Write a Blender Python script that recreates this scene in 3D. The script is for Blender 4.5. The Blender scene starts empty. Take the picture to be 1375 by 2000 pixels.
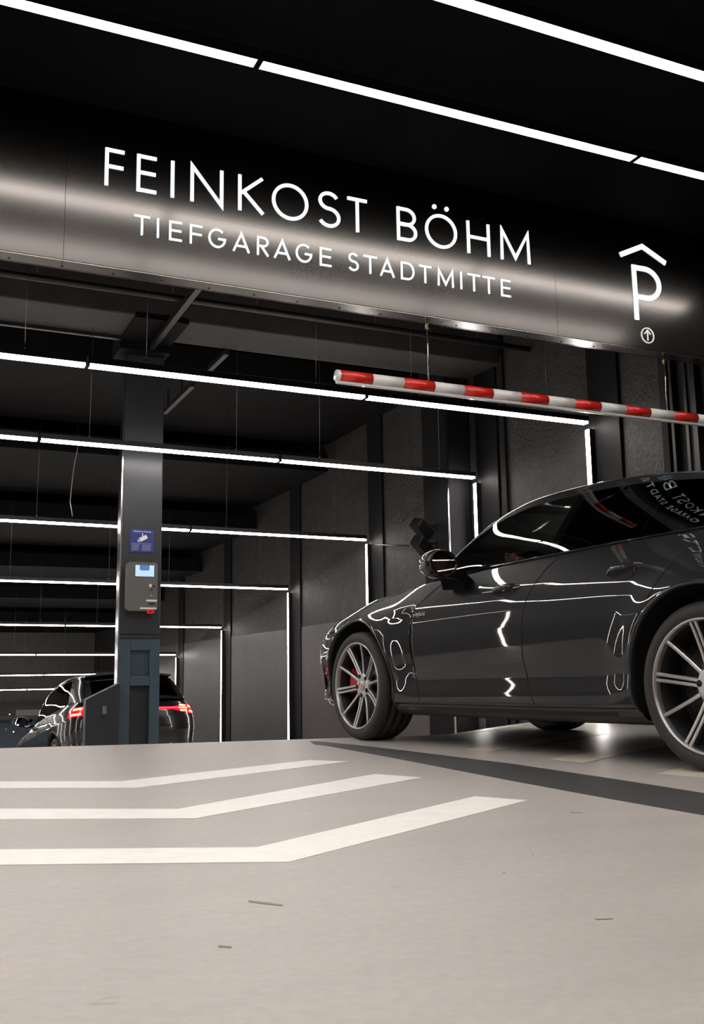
import bpy, bmesh, math, random
import numpy as np
from mathutils import Vector, Matrix
random.seed(4)
SC = bpy.context.scene
COL = SC.collection
PI = math.pi

# ------------------------------------------------------------------ camera, world, exposure
FPX, PITCH, ROLL, YAW, CAMH = 1949.5, 0.163149, -0.015324, 0.431079, 0.425
cd = bpy.data.cameras.new('camera'); cam = bpy.data.objects.new('camera', cd); COL.objects.link(cam)
fw = Vector((math.sin(YAW)*math.cos(PITCH), math.cos(YAW)*math.cos(PITCH), math.sin(PITCH)))
r0 = Vector((math.cos(YAW), -math.sin(YAW), 0)); u0 = r0.cross(fw)
rr = r0*math.cos(ROLL)+u0*math.sin(ROLL); uu = u0*math.cos(ROLL)-r0*math.sin(ROLL)
M = Matrix(((rr.x, uu.x, -fw.x, 0), (rr.y, uu.y, -fw.y, 0), (rr.z, uu.z, -fw.z, CAMH), (0, 0, 0, 1)))
cam.matrix_world = M
cd.sensor_fit = 'VERTICAL'; cd.sensor_height = 36.0; cd.lens = 36.0*FPX/2000.0
cd.clip_start = 0.05; cd.clip_end = 200
SC.camera = cam
w = bpy.data.worlds.new('world'); SC.world = w; w.use_nodes = True
w.node_tree.nodes['Background'].inputs[0].default_value = (0.0, 0.0, 0.0, 1)
w.node_tree.nodes['Background'].inputs[1].default_value = 0.0
SC.view_settings.view_transform = 'Standard'; SC.view_settings.look = 'None'
SC.view_settings.gamma = 1.0; SC.view_settings.use_curve_mapping = False
SC.view_settings.exposure = 0.0
L_NEAR, L_FAR = 22.0, 31.0          # radiance of the LED strips in front of / behind the sign

# ------------------------------------------------------------------ materials
def mat(name, col, rough=.5, metal=0.0, coat=0.0, spec=.5, emit=None, estr=0.0, noise=None, bump=None, rnoise=None):
    m = bpy.data.materials.new(name); m.use_nodes = True
    nt = m.node_tree; b = nt.nodes['Principled BSDF']
    b.inputs['Base Color'].default_value = (*col, 1); b.inputs['Roughness'].default_value = rough
    b.inputs['Metallic'].default_value = metal; b.inputs['Specular IOR Level'].default_value = spec
    b.inputs['Coat Weight'].default_value = coat; b.inputs['Coat Roughness'].default_value = .02
    if emit: b.inputs['Emission Color'].default_value = (*emit, 1); b.inputs['Emission Strength'].default_value = estr
    if noise or bump or rnoise:
        tc = nt.nodes.new('ShaderNodeTexCoord')
    if noise:       # (scale, amount, stretch)
        sc, amt, st = noise
        mp = nt.nodes.new('ShaderNodeMapping'); mp.inputs['Scale'].default_value = st
        n = nt.nodes.new('ShaderNodeTexNoise'); n.inputs['Scale'].default_value = sc; n.inputs['Detail'].default_value = 6; n.inputs['Roughness'].default_value = .6
        nt.links.new(tc.outputs['Object'], mp.inputs['Vector']); nt.links.new(mp.outputs[0], n.inputs['Vector'])
        rmp = nt.nodes.new('ShaderNodeValToRGB')
        e = rmp.color_ramp.elements
        e[0].position = .3; e[1].position = .7
        e[0].color = (*[c*(1-amt) for c in col], 1); e[1].color = (*[min(1, c*(1+amt)) for c in col], 1)
        nt.links.new(n.outputs['Fac'], rmp.inputs['Fac']); nt.links.new(rmp.outputs['Color'], b.inputs['Base Color'])
    if bump:        # (scale, strength, distance)
        n2 = nt.nodes.new('ShaderNodeTexNoise'); n2.inputs['Scale'].default_value = bump[0]; n2.inputs['Detail'].default_value = 5
        bp = nt.nodes.new('ShaderNodeBump'); bp.inputs['Strength'].default_value = bump[1]; bp.inputs['Distance'].default_value = bump[2]
        nt.links.new(tc.outputs['Object'], n2.inputs['Vector']); nt.links.new(n2.outputs['Fac'], bp.inputs['Height']); nt.links.new(bp.outputs[0], b.inputs['Normal'])
    if rnoise:      # (scale, lo, hi, stretch)
        mp = nt.nodes.new('ShaderNodeMapping'); mp.inputs['Scale'].default_value = rnoise[3]
        n3 = nt.nodes.new('ShaderNodeTexNoise'); n3.inputs['Scale'].default_value = rnoise[0]; n3.inputs['Detail'].default_value = 4
        mr = nt.nodes.new('ShaderNodeMapRange'); mr.inputs['To Min'].default_value = rnoise[1]; mr.inputs['To Max'].default_value = rnoise[2]
        nt.links.new(tc.outputs['Object'], mp.inputs['Vector']); nt.links.new(mp.outputs[0], n3.inputs['Vector'])
        nt.links.new(n3.outputs['Fac'], mr.inputs['Value']); nt.links.new(mr.outputs[0], b.inputs['Roughness'])
    return m

def glass_mat(name, tint, refl=1.0):
    m = bpy.data.materials.new(name); m.use_nodes = True; nt = m.node_tree
    for n in list(nt.nodes): nt.nodes.remove(n)
    o = nt.nodes.new('ShaderNodeOutputMaterial'); tr = nt.nodes.new('ShaderNodeBsdfTransparent'); gl = nt.nodes.new('ShaderNodeBsdfGlossy')
    fr = nt.nodes.new('ShaderNodeFresnel'); mx = nt.nodes.new('ShaderNodeMixShader')
    tr.inputs['Color'].default_value = (*tint, 1); gl.inputs['Roughness'].default_value = .008; fr.inputs['IOR'].default_value = 1.55
    gl.inputs['Color'].default_value = (refl, refl, refl, 1)
    nt.links.new(fr.outputs[0], mx.inputs[0]); nt.links.new(tr.outputs[0], mx.inputs[1]); nt.links.new(gl.outputs[0], mx.inputs[2]); nt.links.new(mx.outputs[0], o.inputs[0])
    return m

def floor_mat():
    m = mat('floor_epoxy', (.40, .385, .365), rough=.42, spec=.45)
    nt = m.node_tree; b = nt.nodes['Principled BSDF']; N = nt.nodes.new; Lk = nt.links.new
    tc = N('ShaderNodeTexCoord')
    def noise(scale, detail, st):
        mp = N('ShaderNodeMapping'); mp.inputs['Scale'].default_value = st; mp.inputs['Rotation'].default_value = (0, 0, .5)
        n = N('ShaderNodeTexNoise'); n.inputs['Scale'].default_value = scale; n.inputs['Detail'].default_value = detail; n.inputs['Roughness'].default_value = .62
        Lk(tc.outputs['Object'], mp.inputs[0]); Lk(mp.outputs[0], n.inputs['Vector']); return n
    a = noise(1.1, 6, (1, 3.2, 1)); s = noise(38, 4, (1, 1, 1)); k = noise(5.5, 8, (1, 2.4, 1))
    r1 = N('ShaderNodeValToRGB'); r1.color_ramp.elements[0].position = .3; r1.color_ramp.elements[1].position = .72
    r1.color_ramp.elements[0].color = (.385, .358, .335, 1); r1.color_ramp.elements[1].color = (.445, .418, .394, 1)
    Lk(a.outputs['Fac'], r1.inputs[0])
    r2 = N('ShaderNodeValToRGB'); r2.color_ramp.elements[0].position = .35; r2.color_ramp.elements[1].position = .65
    r2.color_ramp.elements[0].color = (.93, .93, .93, 1); r2.color_ramp.elements[1].color = (1.04, 1.04, 1.04, 1)
    Lk(s.outputs['Fac'], r2.inputs[0])
    r3 = N('ShaderNodeValToRGB'); r3.color_ramp.elements[0].position = .27; r3.color_ramp.elements[1].position = .33
    r3.color_ramp.elements[0].color = (.72, .68, .63, 1); r3.color_ramp.elements[1].color = (1, 1, 1, 1)
    Lk(k.outputs['Fac'], r3.inputs[0])
    m1 = N('ShaderNodeMixRGB'); m1.blend_type = 'MULTIPLY'; m1.inputs[0].default_value = 1; m2 = N('ShaderNodeMixRGB'); m2.blend_type = 'MULTIPLY'; m2.inputs[0].default_value = 1
    Lk(r1.outputs[0], m1.inputs[1]); Lk(r2.outputs[0], m1.inputs[2]); Lk(m1.outputs[0], m2.inputs[1]); Lk(r3.outputs[0], m2.inputs[2]); Lk(m2.outputs[0], b.inputs['Base Color'])
    mr = N('ShaderNodeMapRange'); mr.inputs['To Min'].default_value = .36; mr.inputs['To Max'].default_value = .48
    Lk(a.outputs['Fac'], mr.inputs[0]); Lk(mr.outputs[0], b.inputs['Roughness'])
    bp = N('ShaderNodeBump'); bp.inputs['Strength'].default_value = .12; bp.inputs['Distance'].default_value = .002
    Lk(s.outputs['Fac'], bp.inputs['Height']); Lk(bp.outputs[0], b.inputs['Normal'])
    return m

MT = {}
MT['floor'] = floor_mat()
MT['paint_white'] = mat('paint_white', (.88, .855, .83), .42, noise=(14, .05, (1, 1, 1)))
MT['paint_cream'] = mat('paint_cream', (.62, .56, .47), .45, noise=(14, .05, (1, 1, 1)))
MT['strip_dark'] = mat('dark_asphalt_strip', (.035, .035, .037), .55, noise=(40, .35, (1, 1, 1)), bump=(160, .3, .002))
MT['wall_rough'] = mat('wall_rough_black_plaster', (.034, .0315, .030), .62, noise=(5, .35, (1, 1, 1)), bump=(26, .55, .02))
MT['wall_panel'] = mat('wall_smooth_black_panel', (.079, .073, .070), .5, noise=(2.5, .15, (1, 1, 1)))
MT['wall_dark'] = mat('pilaster_black', (.008, .008, .009), .55, spec=.2)
MT['ceiling'] = mat('ceiling_black', (.0035, .0035, .0038), .8, spec=.15, noise=(3, .3, (1, 1, 1)))
MT['soffit_brown'] = mat('beam_dark', (.035, .031, .029), .7, noise=(4, .25, (1, 1, 1)), bump=(30, .3, .01))
MT['black_metal'] = mat('black_powder_coat', (.012, .012, .013), .4)
MT['pipe'] = mat('pipe_black', (.007, .007, .0072), .5)
MT['column'] = mat('column_black', (.010, .010, .011), .7, spec=.12)
MT['spot_black'] = mat('spot_black', (.004, .004, .004), .6, spec=.2)
MT['pillar'] = mat('pillar_anthracite', (.030, .032, .038), .38, noise=(4, .12, (1, 1, 1)))
MT['steel_blue'] = mat('steel_blue_light_tint', (.046, .078, .102), .42, noise=(6, .12, (1, 1, 1)))  # blue-grey steel made bluer to stand in for bluish light on the pillar
MT['steel_dark'] = mat('painted_steel_recess', (.02, .024, .030), .4)
MT['stainless'] = mat('stainless', (.5, .5, .51), .2, metal=1)
MT['wire'] = mat('steel_wire', (.30, .30, .30), .35, metal=1)
MT['sign'] = mat('sign_black_anodised', (.120, .114, .110), .18, metal=1, rnoise=(2.0, .165, .195, (1, 1, 1)))
MT['sign_lip'] = mat('sign_lip_brushed', (.30, .292, .288), .2, metal=1, rnoise=(60, .16, .24, (.15, 8, 1)))
MT['led_near'] = mat('led_diffuser_front', (.9, .9, .9), .5, emit=(1.0, .935, .872), estr=L_NEAR)
MT['led_far'] = mat('led_diffuser_rear', (.9, .9, .9), .5, emit=(1.0, .935, .88), estr=L_FAR)
MT['letter'] = mat('letter_backlit', (.9, .95, 1), .4, emit=(.80, .94, 1.0), estr=1.15)
MT['letter_print_glow'] = mat('white_print_glow', (.85, .85, .83), .4, emit=(.9, .88, .84), estr=.45)  # white print with a weak glow put into it
MT['bar_white'] = mat('bar_white', (.80, .79, .77), .3, coat=.4)
MT['bar_red'] = mat('bar_red', (.70, .022, .012), .3, coat=.4)
MT['brass'] = mat('brass_fitting', (.5, .42, .25), .3, metal=1)
# cars
MT['paint_grey'] = mat('car_paint_volcano_grey', (.009, .0102, .012), .4, metal=.0, coat=1.0, spec=.12)
MT['paint_black'] = mat('car_paint_black', (.006, .006, .007), .22, coat=1.0, spec=.5)
MT['gloss_black'] = mat('gloss_black_trim', (.003, .003, .003), .03, spec=.4)
MT['satin_black'] = mat('satin_black_plastic', (.012, .012, .013), .42)
MT['seam'] = mat('panel_gap', (.002, .002, .002), .8)
MT['glass'] = glass_mat('car_glass', (.50, .51, .50), .95)
MT['glass_dark'] = glass_mat('car_glass_privacy', (.012, .012, .013), .95)
MT['interior'] = mat('car_interior', (.012, .011, .011), .7)
MT['leather'] = mat('seat_leather', (.03, .027, .026), .5)
MT['tyre'] = mat('tyre_rubber', (.024, .020, .019), .62, bump=(90, .15, .002))
MT['rim'] = mat('rim_satin_grey', (.52, .51, .51), .36, metal=1)
MT['rim_dark'] = mat('rim_barrel', (.015, .015, .016), .45, metal=.3)
MT['disc'] = mat('brake_disc', (.20, .20, .20), .4, metal=1)
MT['caliper'] = mat('caliper_red', (.55, .012, .018), .35, coat=.5)
MT['gold'] = mat('emblem_gold', (.75, .55, .22), .3, metal=1)
MT['emblem_red'] = mat('emblem_red', (.4, .03, .02), .4)
MT['mirror'] = mat('mirror_glass', (.75, .77, .8), .01, metal=1)
MT['chrome'] = mat('chrome', (.7, .7, .71), .06, metal=1)
MT['lamp_clear'] = mat('headlamp', (.10, .11, .12), .04, coat=1)
MT['tail_red'] = mat('tail_lens_red', (.22, .004, .008), .12, coat=1, emit=(1, .012, .03), estr=1.0)
MT['tail_hot'] = mat('tail_led_red', (.9, .1, .1), .3, emit=(1.0, .17, .10), estr=5)
MT['tail_bar'] = mat('tail_bar_red', (.8, .02, .06), .3, emit=(1.0, .04, .10), estr=3.2)
# terminal
MT['term'] = mat('terminal_grey', (.13, .126, .12), .42)
MT['term_side'] = mat('terminal_side_grey', (.16, .15, .145), .45)
MT['screen'] = mat('terminal_screen', (.02, .03, .05), .2, emit=(.55, .75, 1.0), estr=1.05)
MT['screen_blue'] = mat('terminal_screen_blue', (.02, .03, .05), .2, emit=(.10, .26, .55), estr=.8)
MT['label_white'] = mat('label_white', (.75, .75, .72), .5)
MT['red_plastic_glow'] = mat('red_plastic_glow', (.5, .02, .02), .35, emit=(.8, .03, .02), estr=.35)  # plastic of the ticket mouth, given a weak red glow
MT['poster_blue'] = mat('poster_blue', (.025, .04, .20), .4)
MT['poster_line'] = mat('poster_print_pale', (.30, .30, .48), .5)
MT['grey_card'] = mat('grey_card', (.16, .15, .14), .6)
MT['blue_glass'] = mat('blue_tinted_glazing', (.02, .04, .07), .08, coat=1)
MT['blue_lit'] = mat('blue_lit_glazing', (.03, .06, .10), .15, emit=(.10, .22, .36), estr=.10)
MT['spot'] = mat('small_lamp', (.9, .9, .9), .4, emit=(.85, .93, 1), estr=5)

# ------------------------------------------------------------------ helpers
def link(o, parent=None):
    COL.objects.link(o)
    if parent: o.parent = parent
    return o
def mesh(name, V, F, m, parent=None, smooth=False, normals=None):
    me = bpy.data.meshes.new(name)
    me.from_pydata([tuple(map(float, v)) for v in V], [], [tuple(map(int, f)) for f in F]); me.update()
    if m is not None: me.materials.append(MT[m] if isinstance(m, str) else m)
    if smooth:
        me.polygons.foreach_set('use_smooth', [True]*len(me.polygons))
        if normals is not None: me.normals_split_custom_set_from_vertices([tuple(map(float, n)) for n in normals])
    return link(bpy.data.objects.new(name, me), parent)
def bmobj(name, bm, m, parent=None, smooth=False):
    me = bpy.data.meshes.new(name); bm.normal_update(); bm.to_mesh(me); bm.free()
    me.materials.append(MT[m])
    if smooth: me.polygons.foreach_set('use_smooth', [True]*len(me.polygons))
    return link(bpy.data.objects.new(name, me), parent)
def box_bm(x0, x1, y0, y1, z0, z1, bev=0, seg=2, bm=None):
    new = bm is None
    if new: bm = bmesh.new()
    vs = [bm.verts.new(p) for p in ((x0,y0,z0),(x1,y0,z0),(x1,y1,z0),(x0,y1,z0),(x0,y0,z1),(x1,y0,z1),(x1,y1,z1),(x0,y1,z1))]
    for f in ((3,2,1,0),(4,5,6,7),(0,1,5,4),(1,2,6,5),(2,3,7,6),(3,0,4,7)): bm.faces.new([vs[i] for i in f])
    if bev and new: bmesh.ops.bevel(bm, geom=bm.edges[:], offset=bev, segments=seg, profile=.5, affect='EDGES')
    return bm
def box(name, x0, x1, y0, y1, z0, z1, m, parent=None, bev=0, seg=2):
    return bmobj(name, box_bm(x0, x1, y0, y1, z0, z1, bev, seg), m, parent)
def prism(name, pts, d, m, parent=None, frame=None, smooth=False):
    # polygon pts (2D) extruded by d along the third axis of frame (origin, a, b, n)
    o, a, b, n = [Vector(v) for v in frame]
    P = [o+a*p[0]+b*p[1] for p in pts]; Q = [p+n*d for p in P]; k = len(P)
    F = [tuple(range(k))[::-1], tuple(range(k, 2*k))]+[(i, (i+1) % k, k+(i+1) % k, k+i) for i in range(k)]
    return mesh(name, P+Q, F, m, parent, smooth)
def tube(name, pts, r, m, parent=None, seg=10, caps=True):
    pts = [Vector(p) for p in pts]; V = []; F = []
    n = len(pts); up = None
    for i, p in enumerate(pts):
        t = (pts[min(i+1, n-1)]-pts[max(i-1, 0)]).normalized()
        if up is None: up = t.orthogonal().normalized()
        up = (up-t*up.dot(t)).normalized(); bi = t.cross(up)
        for k in range(seg):
            a = 2*PI*k/seg; V.append(p+(up*math.cos(a)+bi*math.sin(a))*r)
    for i in range(n-1):
        for k in range(seg):
            F.append((i*seg+k, i*seg+(k+1) % seg, (i+1)*seg+(k+1) % seg, (i+1)*seg+k))
    if caps: F.append(tuple(range(seg))[::-1]); F.append(tuple((n-1)*seg+k for k in range(seg)))
    return mesh(name, V, F, m, parent, True)
def lathe(name, prof, m, parent=None, seg=72, axis='y', smooth=True, closed=False):
    V = []; F = []; n = len(prof)
    for k in range(seg):
        a = 2*PI*k/seg; c, s = math.cos(a), math.sin(a)
        for r, h in prof:
            V.append((r*c, h, r*s) if axis == 'y' else (r*c, r*s, h))
    for k in range(seg):
        k2 = (k+1) % seg
        for i in range(n-1 if not closed else n):
            j = (i+1) % n
            F.append((k*n+i, k*n+j, k2*n+j, k2*n+i))
    return mesh(name, V, F, m, parent, smooth)
def empty(name, loc=(0, 0, 0), rot=(0, 0, 0)):
    o = bpy.data.objects.new(name, None); o.empty_display_size = .1; COL.objects.link(o)
    o.location = loc; o.rotation_euler = rot; return o
def tag(o, label, cat, group=None):
    o['label'] = label; o['category'] = cat
    if group: o['group'] = group
    return o
def struct(o, label=None):
    o['kind'] = 'structure'
    if label: o['label'] = label
    return o
def pchip(x, y, xi):
    x = np.asarray(x, float); y = np.asarray(y, float); xi = np.clip(np.asarray(xi, float), x[0], x[-1])
    h = np.diff(x); d = np.diff(y)/h; m = np.zeros_like(y); m[0] = d[0]; m[-1] = d[-1]
    for i in range(1, len(x)-1):
        if d[i-1]*d[i] > 0:
            w1 = 2*h[i]+h[i-1]; w2 = h[i]+2*h[i-1]; m[i] = (w1+w2)/(w1/d[i-1]+w2/d[i])
    k = np.clip(np.searchsorted(x, xi, side='right')-1, 0, len(x)-2)
    t = (xi-x[k])/h[k]
    return (2*t**3-3*t**2+1)*y[k]+(t**3-2*t**2+t)*h[k]*m[k]+(-2*t**3+3*t**2)*y[k+1]+(t**3-t**2)*h[k]*m[k+1]
def smooth1(a, n):
    a = a.copy()
    for _ in range(n): a[1:-1] = .25*a[:-2]+.5*a[1:-1]+.25*a[2:]
    return a

# ------------------------------------------------------------------ the setting
XW, XL, YB, YE = 5.6, -3.6, -7.0, 31.0
RS = .135                                   # fall of the ramp
def crest(x):
    return np.interp(x, [-3.6, 0, .7, 1.64, 2.86, 3.75, 4.9, 5.6], [7.7, 7.24, 7.1, 6.88, 6.68, 6.5, 7.4, 7.9])
def zfloor(x, y):
    d = np.asarray(y)-crest(x); r = .22
    return np.where(d < -r, 0, np.where(d > r, -RS*d, -RS*(d+r)**2/(4*r)))
xs = np.linspace(XL, XW, 47)
ys = np.unique(np.concatenate([np.linspace(YB, 6, 27), np.linspace(6, 8.6, 66), np.linspace(8.6, YE, 46)]))
V = [(x, y, float(zfloor(x, y))) for y in ys for x in xs]; nx = len(xs)
F = [(j*nx+i, j*nx+i+1, (j+1)*nx+i+1, (j+1)*nx+i) for j in range(len(ys)-1) for i in range(nx-1)]
floor = struct(mesh('floor', V, F, 'floor', None, True), 'light grey sealed garage floor that drops away into a ramp')
MT['scuff'] = mat('floor_scuff', (.20, .165, .13), .5)
SCUFFS = [[(1.935, 2.628), (1.957, 2.600), (1.953, 2.594), (1.933, 2.620)], [(.655, 1.93), (.675, 1.902), (.700, 1.862), (.696, 1.853), (.668, 1.888), (.650, 1.918)], [(.505, 1.640), (.523, 1.624), (.519, 1.613), (.502, 1.629)], [(1.230, 1.925), (1.236, 1.921), (1.233, 1.915)], [(1.409, 2.074), (1.414, 2.070), (1.411, 2.066)], [(1.142, 1.496), (1.172, 1.486), (1.170, 1.480), (1.142, 1.489)]]
def paint(name, poly, m, label=None, z=.0015):
    # thin painted film on the floor
    me_v = [(x, y, float(zfloor(x, y))+z) for x, y in poly]+[(x, y, float(zfloor(x, y))+.0002) for x, y in poly]; k = len(poly)
    o = mesh(name, me_v, [tuple(range(k))]+[(i, k+i, k+(i+1) % k, (i+1) % k) for i in range(k)], m, floor)
    bm = bmesh.new(); bm.from_mesh(o.data); bmesh.ops.triangulate(bm, faces=bm.faces[:]); bmesh.ops.recalc_face_normals(bm, faces=bm.faces[:]); bm.to_mesh(o.data); bm.free()
    return o
paint('chevron_stripe', [(-.25, 3.06), (.28, 2.80), (.87, 2.50), (1.90, 3.13), (1.99, 2.94), (.87, 2.27), (.26, 2.57), (-.25, 2.83)], 'paint_white')
paint('chevron_stripe', [(-.25, 3.99), (.36, 3.68), (.89, 3.35), (1.96, 4.06), (2.06, 3.81), (.88, 3.10), (.34, 3.40), (-.25, 3.71)], 'paint_white')
paint('chevron_stripe', [(-.25, 5.0), (.46, 4.66), (.92, 4.38), (2.00, 4.92), (2.13, 4.72), (.92, 4.08), (.43, 4.37), (-.25, 4.72)], 'paint_white')
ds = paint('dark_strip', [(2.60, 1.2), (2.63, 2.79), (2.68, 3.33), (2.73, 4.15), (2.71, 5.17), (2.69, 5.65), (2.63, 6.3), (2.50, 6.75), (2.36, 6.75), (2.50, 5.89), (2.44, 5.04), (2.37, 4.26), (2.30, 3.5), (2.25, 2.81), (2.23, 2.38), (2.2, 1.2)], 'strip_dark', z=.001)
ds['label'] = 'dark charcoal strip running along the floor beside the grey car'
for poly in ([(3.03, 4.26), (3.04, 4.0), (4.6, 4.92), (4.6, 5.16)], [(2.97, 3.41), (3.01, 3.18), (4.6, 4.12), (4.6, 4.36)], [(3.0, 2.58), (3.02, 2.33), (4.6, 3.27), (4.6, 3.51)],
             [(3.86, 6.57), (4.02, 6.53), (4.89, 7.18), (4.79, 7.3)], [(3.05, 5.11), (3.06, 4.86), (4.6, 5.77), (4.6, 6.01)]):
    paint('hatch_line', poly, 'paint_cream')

for poly in SCUFFS: paint('scuff_mark', poly, 'scuff', z=.0008)
# rows of LED strips behind the sign: (Y, z at right end)
ROWS = [(6.96, 2.612), (8.87, 2.475), (11.56, 2.162), (14.40, 1.765), (17.83, 1.348), (21.07, .93), (24.0, .56), (27.0, .215)]
wr = bmobj('wall_right', box_bm(XW, XW+.25, YB, YE, -4.5, 4.3), 'wall_rough'); struct(wr, 'rough black plastered wall on the right')
# smooth wainscot panels and dark pilasters, one set per bay
prev = 5.95
for i, (y, z) in enumerate(ROWS):
    box('pilaster', XW-.028, XW, y-.36, y+.05, -4.2, 4.2, 'wall_dark', wr, .004, 1)
    lo = float(zfloor(5.5, (prev+y)/2))-.6
    top = min(1.17, z-.35) if i < 5 else 1.17
    if y > 11: box('wall_panel', XW-.014, XW, prev+.06, y-.37, lo-.3, 1.17, 'wall_panel', wr, .004, 1)
    prev = y
box('groove', XW-.034, XW, 8.36, 8.44, -.2, 4.2, 'seam', wr)
box('groove', XW-.05, XW, 6.0, 6.07, 0, 4.2, 'seam', wr)
wl = bmobj('wall_left', box_bm(XL-.25, XL, YB, YE, -4.5, 4.3), 'wall_rough'); struct(wl, 'black wall on the left')
wb = bmobj('wall_back', box_bm(XL-.25, XW+.25, YB-.25, YB, -.3, 4.3), 'wall_panel'); struct(wb, 'dark wall behind the viewpoint')
wf = bmobj('wall_far', box_bm(XL-.25, XW+.25, YE, YE+.25, -4.6, 4.3), 'wall_panel'); struct(wf, 'dark end wall at the foot of the ramp')
YS = 4.86
CEIL = [(YB, YS+.12, 3.36), (YS+.12, 10.2, 4.05), (10.2, 13.0, 3.75), (13.0, 16.1, 3.35), (16.1, 19.4, 2.95), (19.4, 22.5, 2.55), (22.5, 25.5, 2.2), (25.5, YE, 1.85)]
for k_, (a_, b_, z_) in enumerate(CEIL):
    struct(box('ceiling', XL, XW, a_, b_, z_, z_+.25 if k_ != 1 else 4.3, 'ceiling'), 'black ceiling over the forecourt' if k_ == 0 else 'black ceiling slab over the ramp')
struct(box('trim_4', XL, XW, YS+.10, YS+.12, 3.36, 4.05, 'ceiling'), 'black upstand above the sign')
# downstand beam in line with the pillar
BM = struct(box('trim_1', XL, XW, 8.42, 9.02, 3.60, 4.05, 'soffit_brown', None, .01, 1), 'dark concrete downstand beam across the ceiling in front of the pillar')
box('beam_edge', XL, 1.80, 9.02, 9.06, 3.57, 3.64, 'black_metal', BM)
box('pillar_capital', 1.80, 2.28, 8.40, 9.06, 3.575, 3.62, 'ceiling', BM)
box('pillar_capital', 1.80, 2.28, 9.06, 9.42, 3.50, 4.05, 'ceiling', BM)
# wall column to the right with dark steel edge
wc = struct(box('trim_2', 5.30, XW-.03, 9.06, 9.62, -1.2, 4.05, 'column', None, .012, 2), 'black square column against the right wall')
tube('corner_guard', [(5.296, 9.06, -1.2), (5.296, 9.06, 4.0)], .012, 'stainless', wc, 8)

# ------------------------------------------------------------------ LED strips
SEGN = ['right-hand end', 'second from right', 'third from right', 'left-hand end']
def strip(x0, x1, y, z, led, label, zc, tilt=0.0, wires=True, group=None):
    t = empty('linear_light', ((x0+x1)/2, y, z)); h = (x1-x0)/2-.012
    if wires:
        box('housing', -h, h, -.034, .034, .010, .058, 'black_metal', t)
        box('diffuser', -h, h, -.033, .033, -.009, .010, led, t)
        for s in (-1, 1): box('end_cap', s*h-.004, s*h+.004, -.034, .034, -.010, .058, 'black_metal', t)
    else:                                   # flush profile, only its underside shines
        bm = box_bm(-h, h, -.0345, .0345, .004, .058); box_bm(-h, h, -.0345, -.0322, -.002, .004, bm=bm); box_bm(-h, h, .0322, .0345, -.002, .004, bm=bm)
        bmobj('housing', bm, 'black_metal', t)
        box('diffuser', -h, h, -.032, .032, -.0015, .004, led, t)
        for s in (-1, 1): box('end_cap', s*h-.003, s*h+.003, -.0345, .0345, -.003, .058, 'black_metal', t)
    if wires:
        for s in (-.62, .62):
            tube('suspension_wire', [(s*h, 0, .058), (s*h, 0, zc-z)], .0022, 'wire', t, 5)
            tube('wire_grip', [(s*h, 0, .058), (s*h, 0, .10)], .006, 'stainless', t, 6)
    t.rotation_euler = (0, -tilt, 0)
    tag(t, label, 'light', group); return t
ORD = ['first', 'second', 'third', 'fourth', 'fifth', 'sixth', 'seventh', 'eighth']
GAPS = [(1.152, 3.331), (1.075, 3.312), (.98, 3.177), (1.0, 3.2), (.53, 2.708), (.45, 2.648), (1.0, 3.2), (1.0, 3.2)]
TILT = [-.003, -.007, -.0065, -.006, -.006, -.005, 0, 0]
def ceil_z(y): return next(z for a, b, z in CEIL if a <= y < b)-.004
for i, (y, z) in enumerate(ROWS):
    g0, g1 = GAPS[i]; xr = XW-.085
    edges = [xr, g1, g0, g0-2.2, XL+.05]
    for k in range(4):
        a, b = edges[k+1], edges[k]; mx = (a+b)/2
        zz = z+(xr-mx)*(-TILT[i])
        strip(a, b, y, zz, 'led_far', f'white LED ceiling strip, {SEGN[k]} of {ORD[i]} row behind the sign', ceil_z(y), TILT[i])
    # vertical strip on the right wall, and its twin on the left wall
    for side in (1, -1):
        xw = XW-.028 if side > 0 else XL
        t = empty('wall_light', (xw, y+.01, 0)); zb = float(zfloor(xw, y))+.02; zt = z-.055
        if side > 0 and i < 2: zb = .06
        for ya, yb in ((-.034, -.0305), (.0305, .034)): box('housing', min(0, -side*.056), max(0, -side*.056), ya, yb, zb, zt, 'black_metal', t)
        box('diffuser', min(-side*.02, -side*.054), max(-side*.02, -side*.054), -.030, .030, zb, zt, 'led_far', t)
        tag(t, f'vertical white LED strip on the {"right" if side > 0 else "left"} wall under {ORD[i]} row behind the sign', 'light')
# strips in front of the sign; the rows behind the viewpoint carry on at the same pitch
NEAR = [4.02-.749*k for k in range(9)]
for i, y in enumerate(NEAR):
    edges = [XW-.06, 3.616, 1.404, -.8, XL+.05]
    for k in range(4 if i < 2 else 4):
        if i >= 2 and k == 0: continue        # no strips over the right-hand lane behind the viewpoint
        if i == 0: lab, g = f'white LED ceiling strip, {SEGN[k]} of row nearest before the sign', None
        elif i == 1: lab, g = f'white LED ceiling strip, {SEGN[k]} of second row before the sign', None
        else: lab, g = 'white LED ceiling strip in the rows above and behind the viewpoint', 'LED strips behind the viewpoint'
        strip(edges[k+1], edges[k], y, 3.24, 'led_near', lab, 3.36, 0, False, g)

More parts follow.
